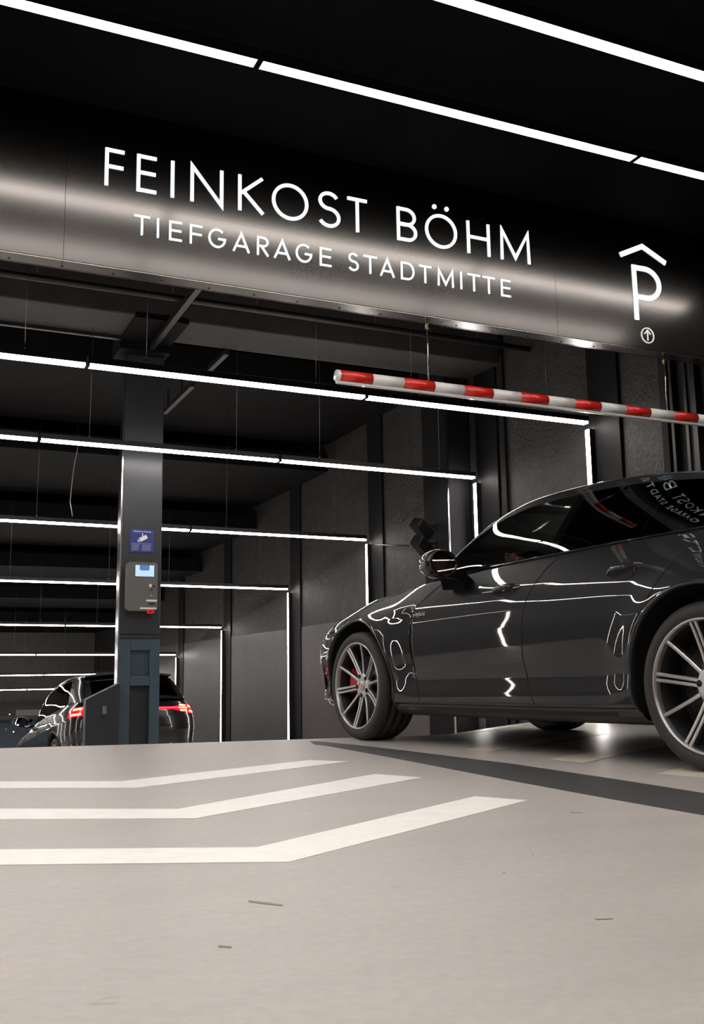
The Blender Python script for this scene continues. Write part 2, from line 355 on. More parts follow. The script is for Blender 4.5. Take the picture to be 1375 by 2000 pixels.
# ------------------------------------------------------------------ overhead sign
ZB, ZT = 2.496, 3.40
sg = tag(empty('overhead_sign', (2.1, YS, ZB)), 'black metal fascia sign with backlit white lettering over the ramp entrance', 'sign')
SX, SZ = 2.1, ZB
def sx(x): return x-SX
for a, b in ((XL+.02, -2.3), (-2.298, .673), (.675, 3.662), (3.664, XW-.02)):
    box('sign_panel', sx(a), sx(b), 0, .02, 0, ZT-ZB, 'sign', sg)
box('sign_return', sx(XL+.02), sx(XW-.02), .03, .045, .02, ZT-ZB, 'black_metal', sg)
for a, b in ((XL+.02, -2.3), (-2.298, .673), (.675, 3.662), (3.664, XW-.02)):
    box('soffit_lip', sx(a), sx(b), .004, .105, -.006, 0, 'sign_lip', sg)
box('lip_edge', sx(XL+.02), sx(XW-.02), .105, .109, -.008, .012, 'sign_lip', sg)
x = XL+.2
while x < XW-.1:
    lathe('rivet', [(0, -.004), (.006, -.003), (.0075, 0)], 'black_metal', sg, 10, 'z').location = (sx(x), .075, -.006); x += .255
# lettering: strokes with real thickness
def ribbon(pts, wd, closed=False):
    P = [np.array(p, float) for p in pts]; n = len(P); Lf = []; Rt = []
    for i in range(n):
        a = P[i-1] if (i > 0 or closed) else None; b = P[(i+1) % n] if (i < n-1 or closed) else None
        d1 = (P[i]-a)/np.linalg.norm(P[i]-a) if a is not None else None
        d2 = (b-P[i])/np.linalg.norm(b-P[i]) if b is not None else None
        if d1 is None: d1 = d2
        if d2 is None: d2 = d1
        n1 = np.array([-d1[1], d1[0]]); n2 = np.array([-d2[1], d2[0]]); m = n1+n2; m /= np.linalg.norm(m)
        k = wd/2/max(.35, m@n1); Lf.append(P[i]+m*k); Rt.append(P[i]-m*k)
    return Lf, Rt
def arc(cx, cz, rx, rz, a0, a1, n=28):
    return [(cx+rx*math.cos(math.radians(a0+(a1-a0)*i/n)), cz+rz*math.sin(math.radians(a0+(a1-a0)*i/n))) for i in range(n+1)]
def glyph(ch, x0, x1, z0, z1, sw):
    h = sw/2; a, b, c, d = x0+h, x1-h, z0+h, z1-h; mz = (z0+z1)/2; cx = (x0+x1)/2; H = z1-z0
    S = []
    if ch == 'I': S = [([(cx, z0), (cx, z1)], 0)]
    elif ch == 'T': S = [([(x0, d), (x1, d)], 0), ([(cx, z0), (cx, d)], 0)]
    elif ch in 'FE':
        S = [([(a, z0), (a, z1)], 0), ([(a, d), (x1, d)], 0), ([(a, mz+.02*H), (x1-.04*(x1-x0), mz+.02*H)], 0)]
        if ch == 'E': S.append(([(a, c), (x1, c)], 0))
    elif ch == 'N': S = [([(a, z0), (a, z1-.02*H), (b, z0+.02*H), (b, z1)], 0)]
    elif ch == 'K': S = [([(a, z0), (a, z1)], 0), ([(x1-h*1.2, z1), (a+h, mz)], 0), ([(a+h*2.0, mz+.06*H), (x1-h*.8, z0)], 0)]
    elif ch in 'OÖ': S = [(arc(cx, mz, cx-x0-h, (z1-z0)/2-h, 0, 360, 56)[:-1], 1)]
    elif ch == 'H': S = [([(a, z0), (a, z1)], 0), ([(b, z0), (b, z1)], 0), ([(a, mz+.02*H), (b, mz+.02*H)], 0)]
    elif ch == 'M': S = [([(a, z0), (a+.02*(b-a), z1-.05*H), (cx, z0+.12*H), (b-.02*(b-a), z1-.05*H), (b, z0)], 0)]
    elif ch == 'A': S = [([(x0+h, z0), (cx, z1-.03*H), (x1-h, z0)], 0), ([(x0+.24*(x1-x0), z0+.30*H), (x1-.24*(x1-x0), z0+.30*H)], 0)]
    elif ch == 'S':
        rz1 = (d-c)*.235; rz2 = (d-c)*.265; rx = (b-a)/2; zt = d-rz1; zl = c+rz2
        up = arc(cx, zt, rx*.90, rz1, 28, 262, 26); lo = arc(cx, zl, rx, rz2, 82, -152, 26)
        S = [(up+lo, 0)]
    elif ch == 'G': S = [(arc(cx, mz, cx-x0-h, H/2-h, 48, 345, 44)+[(b, mz-.02*H), (cx+.05*H, mz-.02*H)], 0)]
    elif ch in 'BRP':
        rz = (d-mz)/2 if ch != 'P' else (d-mz)/2+.06*H; zm = d-2*rz; rx = min(rz*1.12, (b-a)*.62); bb = b-(.03*H if ch == 'B' else 0)
        S = [([(a, z0), (a, z1)], 0), ([(a, d)]+arc(bb-rx, d-rz, rx, rz, 90, -90)+[(a, zm)], 0)]
        if ch == 'B':
            rz2 = (zm-c)/2; S.append(([(a, zm)]+arc(b-rx, zm-rz2, rx, rz2, 90, -90)+[(a, c)], 0))
        if ch == 'R': S.append(([(a+.35*(b-a), zm), (x1-h*.4, z0)], 0))
    elif ch == 'D': S = [([(a, z0), (a, z1)], 0), ([(a, d)]+arc(b-(d-c)*.42, (c+d)/2, (d-c)*.42, (d-c)/2, 90, -90)+[(a, c)], 0)]
    return S
def letter_obj(name, strokes, sw, m, parent, dots=(), thick=.006):
    V = []; F = []
    for pts, cl in strokes:
        Lf, Rt = ribbon(pts, sw, cl); n = len(Lf); o = len(V)
        for i in range(n):
            for (px, pz) in (Lf[i], Rt[i]):
                V.append((sx(px), -thick, pz-SZ)); V.append((sx(px), .001, pz-SZ))
        for i in range(n if cl else n-1):
            p = o+4*i; q = o+4*((i+1) % n)
            F += [(p, q, q+2, p+2), (p, p+1, q+1, q), (p+2, q+2, q+3, p+3)]
        if not cl:
            F += [(o, o+2, o+3, o+1), (o+4*(n-1), o+4*(n-1)+1, o+4*(n-1)+3, o+4*(n-1)+2)]
    for (px, pz, r) in dots:
        o = len(V); k = 20
        for i in range(k):
            a = 2*PI*i/k; V.append((sx(px+r*math.cos(a)), -thick, pz+r*math.sin(a)-SZ)); V.append((sx(px+r*math.cos(a)), .001, pz+r*math.sin(a)-SZ))
        F.append(tuple(o+2*i for i in range(k))); F += [(o+2*i, o+2*((i+1) % k), o+2*((i+1) % k)+1, o+2*i+1) for i in range(k)]
    return mesh(name, V, F, m, parent)
ROW1 = [('F', .865, .964), ('E', 1.029, 1.133), ('I', 1.208, 1.23), ('N', 1.316, 1.498), ('K', 1.582, 1.732), ('O', 1.777, 1.993), ('S', 2.05, 2.189), ('T', 2.235, 2.358), ('B', 2.551, 2.683), ('Ö', 2.739, 2.956), ('H', 3.026, 3.188), ('M', 3.263, 3.48)]
ROW2 = [('T', 1.021, 1.103), ('I', 1.138, 1.153), ('E', 1.205, 1.273), ('F', 1.316, 1.383), ('G', 1.417, 1.514), ('A', 1.552, 1.649), ('R', 1.69, 1.756), ('A', 1.787, 1.885), ('G', 1.916, 2.013), ('E', 2.06, 2.13), ('S', 2.234, 2.299), ('T', 2.33, 2.415), ('A', 2.434, 2.529), ('D', 2.57, 2.658), ('T', 2.689, 2.771), ('M', 2.814, 2.922), ('I', 2.969, 2.98), ('T', 3.02, 3.106), ('T', 3.125, 3.211), ('E', 3.255, 3.323)]
for ch, a, b in ROW1:
    e = .004 if ch in 'OÖS' else 0; z0, z1 = 2.931-e, 3.138+e
    dots = [((a+b)/2-.042, z1+.042, .0145), ((a+b)/2+.042, z1+.042, .0145)] if ch == 'Ö' else ()
    letter_obj('letter', glyph(ch, a, b, z0, z1, .0188), .0188, 'letter', sg, dots)
for ch, a, b in ROW2:
    letter_obj('letter', glyph(ch, a, b, 2.692, 2.7995, .0106), .0106, 'letter', sg)
letter_obj('letter', [([(4.2955, 2.686), (4.2955, 3.063)], 0), ([(4.2955, 3.046)]+arc(4.385, 2.947, .115, .101, 90, -90, 30)+[(4.2955, 2.845)], 0)], .034, 'letter', sg)
letter_obj('roof_mark', [([(4.19, 3.115), (4.378, 3.205), (4.57, 3.118)], 0)], .034, 'letter', sg)
letter_obj('arrow_ring', [(arc(4.3755, 2.589, .050, .050, 0, 360, 48)[:-1], 1)], .0065, 'letter_print_glow', sg)
letter_obj('arrow', [([(4.3755, 2.555), (4.3755, 2.622)], 0), ([(4.350, 2.598), (4.3755, 2.6235), (4.401, 2.598)], 0)], .0065, 'letter_print_glow', sg)

# ------------------------------------------------------------------ height limit bar
YBAR, ZBAR, RBAR = 4.925, 2.087, .034
hb = tag(empty('height_limit_bar', (2.18, YBAR, ZBAR)), 'red and white striped height limit bar hanging below the sign', 'barrier')
k = 0; x = 0.0; wd = .036
while x < 3.3:
    ln = .04 if k == 0 else .2
    o = tube('bar_section', [(x, 0, 0), (x+ln, 0, 0)], RBAR if k % 2 else RBAR-.0006, 'bar_red' if k % 2 else 'bar_white', hb, 28)
    x += ln if k else .018
    k += 1
box('under_channel', 0, 3.3, -.012, .012, -RBAR-.012, -RBAR+.004, 'bar_white', hb, .003, 1)
for xx in (2.771, 4.562):
    tube('hanger_rod', [(xx-2.18, 0, 0), (xx-2.18, 0, ZB-ZBAR-.02)], .0045, 'stainless', hb, 8)
    tube('hanger_socket', [(xx-2.18, 0, ZB-ZBAR-.055), (xx-2.18, 0, ZB-ZBAR-.006)], .010, 'brass', hb, 10)

# ------------------------------------------------------------------ pillar with stainless edge
PX0, PX1, PY0, PY1 = 1.868, 2.258, 9.2, 9.38
zp = float(zfloor(2.06, 9.4))
pl = struct(box('trim_3', PX0+.012, PX1, PY0+.0, PY1, .83, 3.50, 'pillar', None, .008, 1), 'black pillar carrying the ticket terminal')
box('steel_core', PX0+.012, PX1, PY0+.06, PY1, zp-.1, .83, 'steel_dark', pl)
for (a, b, z0, z1) in ((PX0+.012, 1.985, zp-.1, .795), (2.165, PX1, zp-.1, .795), (1.985, 2.165, .69, .795), (1.985, 2.165, .37, .452)):
    box('steel_plate', a, b, PY0, PY0+.06, z0, z1, 'steel_blue', pl, .003, 1)
box('recess_panel', 1.985, 2.165, PY0+.045, PY0+.06, .452, .69, 'steel_blue', pl)
box('joint_cover', PX0+.012, PX1, PY0-.004, PY0, .80, .83, 'pillar', pl)
for px, pz in ((1.93, .74), (2.21, .74), (1.93, .62), (2.21, .62), (2.075, .41), (1.93, .3)):
    lathe('bolt', [(0, -.004), (.007, -.003), (.008, 0)], 'steel_blue', pl, 10).location = (px, PY0, pz)
box('corner_guard', PX0, PX0+.012, PY0-.004, PY0+.12, zp, 3.49, 'stainless', pl, .003, 1); box('corner_guard', PX0, PX0+.016, PY0-.006, PY0, zp, 3.49, 'stainless', pl, .002, 1)
# dark tapered cabinet beside the pillar
cb = prism('barrier_cabinet', [(1.575, -.6), (1.575, .255), (1.60, .272), (1.868, .40), (1.868, -.6)], .12, 'steel_dark', None, ((0, 9.06, 0), (1, 0, 0), (0, 0, 1), (0, 1, 0)))
tag(cb, 'dark grey cabinet with a sloping top left of the pillar', 'cabinet')
o = box('label_plate', 1.712, 1.758, 9.054, 9.06, .085, .205, 'satin_black', cb); box('printed_label', 1.716, 1.754, 9.051, 9.054, .13, .20, 'grey_card', cb)

# ticket terminal
T0 = Vector((2.06, PY0, 1.265))
tm = tag(empty('ticket_terminal', T0), 'grey ticket terminal with a lit screen mounted on the pillar', 'terminal')
bm = box_bm(-.142, .142, -.10, -.03, -.222, .225); 
ed = [e for e in bm.edges if abs(e.verts[0].co.x-e.verts[1].co.x) < 1e-5 and abs(e.verts[0].co.z-e.verts[1].co.z) < 1e-5]
bmesh.ops.bevel(bm, geom=ed, offset=.035, segments=6, profile=.5, affect='EDGES'); bmobj('front_shell', bm, 'term', tm); box('lighter_side_strip', -.1445, -.1418, -.094, -.03, -.185, .188, 'term_side', tm)  # lighter grey strip laid over the left side only
bm = box_bm(-.136, .136, -.03, 0, -.214, .217); ed = [e for e in bm.edges if abs(e.verts[0].co.x-e.verts[1].co.x) < 1e-5 and abs(e.verts[0].co.z-e.verts[1].co.z) < 1e-5]
bmesh.ops.bevel(bm, geom=ed, offset=.03, segments=6, profile=.5, affect='EDGES'); bmobj('rear_shell', bm, 'term_side', tm)
box('screen', -.066, .106, -.103, -.099, .094, .197, 'screen', tm)
prism('screen_card', [(-.028, .197), (.062, .197), (.062, .158), (.052, .148), (-.018, .148), (-.028, .158)], -.002, 'screen_blue', tm, ((0, -.103, 0), (1, 0, 0), (0, 0, 1), (0, 1, 0)))
box('button', .062, .085, -.106, -.1, -.004, .022, 'label_white', tm, .002, 1)
lathe('camera_eye', [(0, -.006), (.009, -.005), (.011, 0)], 'satin_black', tm, 14).location = (.108, -.1, .008)
lathe('keyhole', [(0, -.004), (.008, -.003), (.009, 0)], 'satin_black', tm, 14).location = (.086, -.1, -.026)
lathe('indicator', [(0, -.004), (.004, -.003), (.005, 0)], 'label_white', tm, 12).location = (.086, -.1, -.082)
box('label_strip', .038, .137, -.1025, -.099, -.135, -.118, 'label_white', tm)
box('ticket_slot', .06, .12, -.1015, -.099, -.165, -.150, 'satin_black', tm)
box('label_strip', -.02, .135, -.1025, -.099, -.205, -.190, 'label_white', tm)
box('ticket_mouth', .045, .105, -.125, -.095, -.245, -.208, 'red_plastic_glow', tm, .006, 2)
box('mouth_slit', .055, .095, -.127, -.124, -.232, -.222, 'satin_black', tm)

# surveillance notice
ps = tag(empty('surveillance_sign', (2.07, PY0-.002, 1.70)), 'blue video surveillance notice with white camera symbol on the pillar', 'sign')
box('plate', -.111, .111, -.003, .0015, -.108, .108, 'poster_blue', ps)
fr = ((0, -.0032, 0), (1, 0, 0), (0, 0, 1), (0, 1, 0))
ca, sa = math.cos(.5), math.sin(.5)
def rot(pts, cx, cz): return [(cx+p[0]*ca-p[1]*sa, cz+p[0]*sa+p[1]*ca) for p in pts]
prism('camera_symbol', rot([(-.036, -.018), (.036, -.018), (.040, -.010), (.040, .012), (.034, .02), (-.036, .02)], .012, .024), -.001, 'label_white', ps, fr)
prism('camera_symbol', rot([(-.052, -.012), (-.040, -.012), (-.040, .012), (-.052, .012)], .008, .022), -.001, 'label_white', ps, fr)
prism('camera_symbol', [(.0, .046), (.009, .046), (.009, .072), (.0, .072)], -.001, 'label_white', ps, fr)
prism('rule', [(-.1, -.022), (.1, -.022), (.1, -.026), (-.1, -.026)], -.001, 'poster_line', ps, fr)
for i in range(6):
    z = -.036-.010*i
    prism('print_line', [(-.095, z), (-.02-.008*(i % 3), z), (-.02-.008*(i % 3), z-.004), (-.095, z-.004)], -.001, 'poster_line', ps, fr)
    prism('print_line', [(.0, z), (.09-.01*(i % 2), z), (.09-.01*(i % 2), z-.004), (.0, z-.004)], -.001, 'poster_line', ps, fr)
def text_mesh(name, body, size, m, parent, mw, align='CENTER', ext=.0006):
    c = bpy.data.curves.new(name, 'FONT'); c.body = body; c.size = size; c.align_x = align; c.extrude = ext
    t = bpy.data.objects.new('tmp', c); COL.objects.link(t)
    dg = bpy.context.evaluated_depsgraph_get(); me = bpy.data.meshes.new_from_object(t.evaluated_get(dg))
    bpy.data.objects.remove(t); me.materials.clear(); me.materials.append(MT[m])
    o = bpy.data.objects.new(name, me); link(o, parent); o.matrix_local = mw; return o
text_mesh('lettering', 'Videoüberwachung', .0215, 'label_white', ps, Matrix.Translation((0, -.004, .082)) @ Matrix.Rotation(PI/2, 4, 'X'))

# ------------------------------------------------------------------ ceiling services behind the sign
p = tube('ceiling_pipe', [(XL, 7.9, 3.6), (XW, 7.9, 3.6)], .028, 'pipe', None, 12); tag(p, 'thin black pipe running across the ceiling behind the sign', 'pipe')
pb = [(2.13, 7.3, 3.66), (2.02, 9.22, 3.66)]
p = box('cable_channel', 2.07, 2.12, 7.0, 9.05, 3.515, 3.565, 'pipe'); tag(p, 'dark cable channel above the pillar running away from the sign', 'cable tray')
p = box('cable_channel', 2.80, 2.85, 9.02, 9.6, 3.545, 3.595, 'pipe'); tag(p, 'short dark cable channel to the right of the pillar head', 'cable tray')
p = box('cable_channel', 2.75, 2.80, 10.05, 11.25, 3.50, 3.55, 'pipe'); box('channel_hanger', 2.765, 2.785, 10.5, 10.52, 3.55, 3.75, 'pipe', p); box('channel_hanger', 2.765, 2.785, 11.1, 11.12, 3.55, 3.75, 'pipe', p); tag(p, 'dark cable channel beyond the beam right of the pillar', 'cable tray')
for k, x in enumerate((.9, 2.0, 2.75, 3.9, 5.0)):
    q = tube('pipe_hanger', [(x, 7.9, 3.62), (x, 7.9, 4.05)], .006, 'pipe', bpy.data.objects['ceiling_pipe'], 6)
cbl = tube('hanging_cable', [(1.74, 11.0, 3.2), (1.75, 11.02, 2.95), (1.72, 11.05, 2.75), (1.71, 11.1, 2.55), (1.73, 11.3, 2.4), (1.79, 11.5, 2.27)], .005, 'wire'); tag(cbl, 'thin loose cable hanging beside the pillar above the third light row', 'cable')
# guide rails of the roller gate at the right
gr = tag(empty('gate_rail', (XW, 5.8, 0)), 'black vertical roller gate guide rails at the right wall under the sign', 'gate')
for (y0, y1, m_) in ((-.13, -.085, 'black_metal'), (-.035, -.005, 'black_metal'), (-.085, -.035, 'wall_panel'), (.12, .15, 'stainless')):
    box('rail', -.06 if m_ != 'wall_panel' else -.04, 0, y0, y1, 0, 3.4, m_ if m_ != 'stainless' else 'pipe', gr)
# twin dark floodlights on the column
sp = tag(empty('spotlight', (5.30, 9.35, 1.99)), 'upper of two black box spotlights on the right wall column', 'spotlight')
def spot(t):
    bm = box_bm(-.12, .12, -.075, .075, -.06, .06, .014, 2)
    bmesh.ops.transform(bm, matrix=Matrix.Translation((-.15, .05, 0)) @ Matrix.Rotation(.62, 4, 'Y') @ Matrix.Rotation(.35, 4, 'Z'), verts=bm.verts); bmobj('lamp_body', bm, 'spot_black', t)
    box('bracket', -.085, 0, .03, .07, .02, .05, 'spot_black', t); box('wall_plate', -.006, 0, .0, .10, -.04, .08, 'spot_black', t)
spot(sp)
sp2 = tag(empty('spotlight', (5.30, 9.35, 1.80)), 'lower of two black box spotlights on the right wall column', 'spotlight'); spot(sp2)
p = tube('conduit', [(5.52, 11.3, 2.07), (5.10, 9.62, 1.83)], .009, 'pipe'); tag(p, 'thin conduit from the third light row to the lower spotlight', 'conduit')

# ------------------------------------------------------------------ far end of the ramp
fe = tag(empty('glazed_front', (2.0, 30.6, -3.2)), 'dark blue glazed front at the far end of the ramp', 'glazing')
for k in range(7):
    xx = -3.5+1.3*k
    box('frame_post', xx, xx+.10, -.06, .06, 0, 2.6, 'steel_blue', fe)
    if k < 6: box('pane', xx+.10, xx+1.3, -.01, .01, 0, 2.45, 'blue_lit' if k % 2 == 0 else 'blue_glass', fe)
box('frame_rail', -3.5, 4.4, -.06, .06, 2.45, 2.6, 'steel_blue', fe)
box('frame_rail', -3.5, 4.4, -.06, .06, 1.5, 1.56, 'steel_blue', fe)
du = box('service_duct', XL, 4.5, 29.7, 30.1, -.62, -.50, 'black_metal'); tag(du, 'long black duct under the ceiling at the far end', 'duct')
pn = box('grey_panel', 3.25, 4.0, 29.66, 29.7, -.52, -.36, 'grey_card'); tag(pn, 'small pale grey box on the duct at the far end', 'box')
for k, xx in enumerate((3.08, 3.2)):
    o = lathe('small_lamp', [(0, -.015), (.012, -.01), (.015, .01), (0, .015)], 'spot', None, 12); o.location = (xx, 29.6, (-.47, -.95)[k]); tag(o, ('tiny white lamp on the far duct beside the pale box', 'tiny white lamp low in front of the far glazing')[k], 'lamp')

# ------------------------------------------------------------------ cars
def wheel(parent, s, t, side, width, R=.3625, rr_=.288, ncal=0.0, detail=True, spin=64):
    wt = empty('wheel'); wt.parent = parent
    wt.location = (s, side*t, R); wt.rotation_euler = (0, 0, 0 if side > 0 else PI)
    W_ = width
    tread = [(rr_, -.006), (rr_+.012, .003), (rr_+.04, .005), (R-.018, -.004), (R-.006, -.018), (R-.001, -.04)]
    for q in range(3):
        c = -W_*(.28+.22*q); tread += [(R, c+.008), (R-.006, c+.006), (R-.006, c-.004), (R, c-.006)]
    tread += [(R-.001, -W_+.04), (R-.018, -W_+.008), (rr_+.02, -W_), (rr_, -W_+.01)]
    ty = lathe('tyre', tread, 'tyre', wt, 96)
    lathe('rim_lip', [(rr_+.003, -.008), (rr_+.002, .001), (rr_-.005, .003), (rr_-.009, -.002), (rr_-.012, -.012), (rr_-.014, -.03)], 'rim', wt, 96)
    lathe('rim_barrel', [(rr_-.013, -.028), (rr_-.024, -.06), (rr_-.03, -.13), (rr_-.02, -W_+.02)], 'rim_dark', wt, 72)
    lathe('brake_disc', [(.075, -.105), (.195, -.105), (.195, -.13), (.075, -.13)], 'disc', wt, 64)
    lathe('back_plate', [(0, -.15), (.262, -.15)], 'seam', wt, 40)
    # caliper
    a0 = ncal; V = []; F = []
    for i in range(9):
        a = a0-.42+.84*i/8
        for (r, y) in ((.135, -.075), (.212, -.075), (.222, -.11), (.2, -.15), (.135, -.15)): V.append((r*math.cos(a), y, r*math.sin(a)))
    for i in range(8):
        for j in range(5): F.append((i*5+j, i*5+(j+1) % 5, i*5+5+(j+1) % 5, i*5+5+j))
    F += [tuple(range(5)), tuple(40+j for j in range(5))[::-1]]
    mesh('brake_caliper', V, F, 'caliper', wt)
    # spokes: five broad grooved ones between five slim ones
    def bar(ang, off0, off1, w0, w1, ra, rb, name):
        V = []; F = []; n = 6
        for i in range(n+1):
            q = i/n; r = ra+(rb-ra)*q; y = -.050+.042*q**1.6; off = off0+(off1-off0)*q; hw = (w0+(w1-w0)*q)/2
            for (lx, yy) in ((-hw, y-.032), (-hw, y-.004), (-hw*.6, y), (hw*.6, y), (hw, y-.004), (hw, y-.032)):
                X, Z = r, off+lx; V.append((X*math.cos(ang)-Z*math.sin(ang), yy, X*math.sin(ang)+Z*math.cos(ang)))
        for i in range(n):
            for j in range(5): F.append((i*6+j, i*6+j+1, i*6+7+j, i*6+6+j))
        F += [tuple(range(6)), tuple(n*6+j for j in range(6))[::-1]]
        return mesh(name, V, F, 'rim', wt)
    for k in range(5):
        a = math.radians(spin if side > 0 else 180-spin)+k*2*PI/5
        bar(a, -.0115, -.013, .017, .016, .055, rr_-.008, 'spoke'); bar(a, .0115, .013, .017, .016, .055, rr_-.008, 'spoke')
        bar(a+PI/5, 0, 0, .020, .017, .05, rr_-.008, 'spoke')
        aa = a+PI/5
    lathe('hub', [(.020, -.047), (.034, -.0455), (.050, -.0455), (.066, -.046), (.078, -.0475), (.081, -.050), (.082, -.08)], 'rim', wt, 48)
    for k in range(5):
        a = math.radians(spin if side > 0 else 180-spin)+k*2*PI/5
        lathe('lug_recess', [(0, .0006), (.0145, .0006), (.016, -.006)], 'seam', wt, 18).location = (.066*math.cos(a), -.0435, .066*math.sin(a))
    cp = lathe('centre_cap', [(0, -.036), (.024, -.036), (.032, -.039), (.034, -.046)], 'rim', wt, 32)
    if detail:
        sh = [(-.016, .018), (.016, .018), (.017, .004), (.012, -.012), (0, -.021), (-.012, -.012), (-.017, .004)]
        e = prism('emblem', sh, .0015, 'gold', wt, ((0, -.0365, 0), (-1, 0, 0), (0, 0, 1), (0, 1, 0)))
        for (x0, x1, z0, z1) in ((-.014, -.002, .003, .013), (.002, .012, -.010, -.001)):
            prism('emblem_field', [(x0, z0), (x1, z0), (x1, z1), (x0, z1)], .0006, 'emblem_red', e, ((0, -.0350, 0), (-1, 0, 0), (0, 0, 1), (0, 1, 0)))
    return wt

class Body:
    """car body surface: loops at rising levels around the plan outline; pt(u, z) and side(s, z) look points up on it"""
    def __init__(self, sp, N=300, K=60):
        P = np.array(sp['plan'], float); ch = np.concatenate([[0], np.cumsum(np.linalg.norm(np.diff(P, axis=0), axis=1))])
        uf = np.linspace(0, ch[-1], 2000); s = pchip(ch, P[:, 0], uf); t = pchip(ch, P[:, 1], uf)
        s = smooth1(s, 1500); t = smooth1(t, 1500); t[0] = 0; t[-1] = 0
        al = np.concatenate([[0], np.cumsum(np.hypot(np.diff(s), np.diff(t)))]); ui = np.linspace(0, al[-1], N)
        s = np.interp(ui, al, s); t = np.interp(ui, al, t)
        ds = np.gradient(s); dt = np.gradient(t); ln = np.hypot(ds, dt); nx_, ny_ = -dt/ln*-1, -ds/ln      # outward (forward, left)
        nx_ = dt/ln*1.0; ny_ = -ds/ln
        nx_, ny_ = smooth1(nx_, 6), smooth1(ny_, 6)
        ny_[0] = 0; ny_[-1] = 0; nx_[0] = 1; nx_[-1] = -1
        st = sp['st']; zt = smooth1(pchip(st, sp['ztop'], s), 10); zb = smooth1(pchip(st, sp['zbot'], s), 10); dtp = smooth1(pchip(st, sp['dtop'], s), 10)
        f0 = [l[0] for l in sp['lev']]; fk = np.sort(np.concatenate([np.linspace(0, 1, K-len(f0)+2)[1:-1], f0])); fk = np.unique(np.round(fk, 4))
        dl = pchip(f0, [l[1] for l in sp['lev']], fk); rl = pchip(f0, [l[2] for l in sp['lev']], fk)
        K = len(fk); G = np.zeros((N, K, 3))
        fl = pchip(st, sp.get('concave', [1]*len(st)), s)
        for k in range(K):
            d = dl[k]*np.where(fk[k] > .1, fl, 1)+rl[k]*dtp
            G[:, k, 0] = s-nx_*d; G[:, k, 1] = np.maximum(t-ny_*d, 0); G[:, k, 2] = zb+fk[k]*(zt-zb)
        G[0, :, 1] = 0; G[-1, :, 1] = 0
        for k in range(K): G[:, k, 0] = np.minimum.accumulate(G[:, k, 0])-np.arange(N)*1e-6
        if 'flare' in sp:
            for (c_, am) in ((sp['wb']/2, sp['flare'][0]), (-sp['wb']/2, sp['flare'][1])):
                rd = np.hypot(G[:, :, 0]-c_, G[:, :, 2]-sp['wr']); zz_ = G[:, :, 2]
                G[:, :, 1] += am*np.exp(-((rd-sp['archR'])/.11)**2)*np.clip((zz_-.22)/.15, 0, 1)*np.clip((1.0-zz_)/.12, 0, 1)*(G[:, :, 1] > .5)
        if 'dent' in sp:
            sd, amp, zl, zh = sp['dent']; S_, Z_ = G[:, :, 0], G[:, :, 2]
            ss_ = lambda a, b, x: np.clip((x-a)/(b-a), 0, 1)**2*(3-2*np.clip((x-a)/(b-a), 0, 1))
            G[:, :, 1] -= amp*np.where(S_ > sd, ss_(sd+.30, sd, S_), 0)*ss_(zl, zl+.10, Z_)*(1-ss_(zh-.06, zh+.03, Z_))
        self.G = G; self.N = N; self.K = K; self.fk = fk
        # rings over the top
        top = G[:, -1]; lam = np.concatenate([[1.0], np.cos(np.linspace(.0, PI/2, 16))[1:]]); R = np.zeros((N, len(lam), 3))
        cr = pchip(st, sp['crown'], top[:, 0]); c0, c1 = sp['cabin']
        cm = np.clip((top[:, 0]-c0)/.12, 0, 1)*np.clip((c1-top[:, 0])/.12, 0, 1)
        for j, l in enumerate(lam):
            R[:, j, 0] = top[:, 0]; R[:, j, 1] = top[:, 1]*l
            R[:, j, 2] = top[:, 2]+cr*(1-l*l)-cm*.42*np.clip((.97-l)/.06, 0, 1)
        self.R = R; self.cm = cm
        self.A = np.concatenate([G, R[:, 1:]], axis=1)
        A = self.A; du = np.gradient(A, axis=0); dv = np.gradient(A, axis=1); n = np.cross(dv, du); n /= np.maximum(np.linalg.norm(n, axis=2, keepdims=True), 1e-9)
        mid = n[N//2, K//2]
        if mid[1] < 0: n = -n
        n[0, :, 1] = 0; n[-1, :, 1] = 0; n[:, -1, 1] = 0
        n /= np.maximum(np.linalg.norm(n, axis=2, keepdims=True), 1e-9); self.n = n
    def pt(self, u, z):
        i = np.clip(u*(self.N-1), 0, self.N-1.001); a = int(i); f = i-a
        q = []
        for c in (a, a+1):
            g = self.G[c]; q.append(np.array([np.interp(z, g[:, 2], g[:, 0]), np.interp(z, g[:, 2], g[:, 1]), z]))
        return q[0]*(1-f)+q[1]*f
    def side(self, s, z):
        ss = np.array([np.interp(z, self.G[i, :, 2], self.G[i, :, 0]) for i in range(self.N)]); tt = np.array([np.interp(z, self.G[i, :, 2], self.G[i, :, 1]) for i in range(self.N)])
        return float(np.interp(-s, -ss, tt))
    def u_of(self, s, z):
        ss = np.array([np.interp(z, self.G[i, :, 2], self.G[i, :, 0]) for i in range(self.N)])
        return float(np.interp(-s, -ss, np.linspace(0, 1, self.N)))

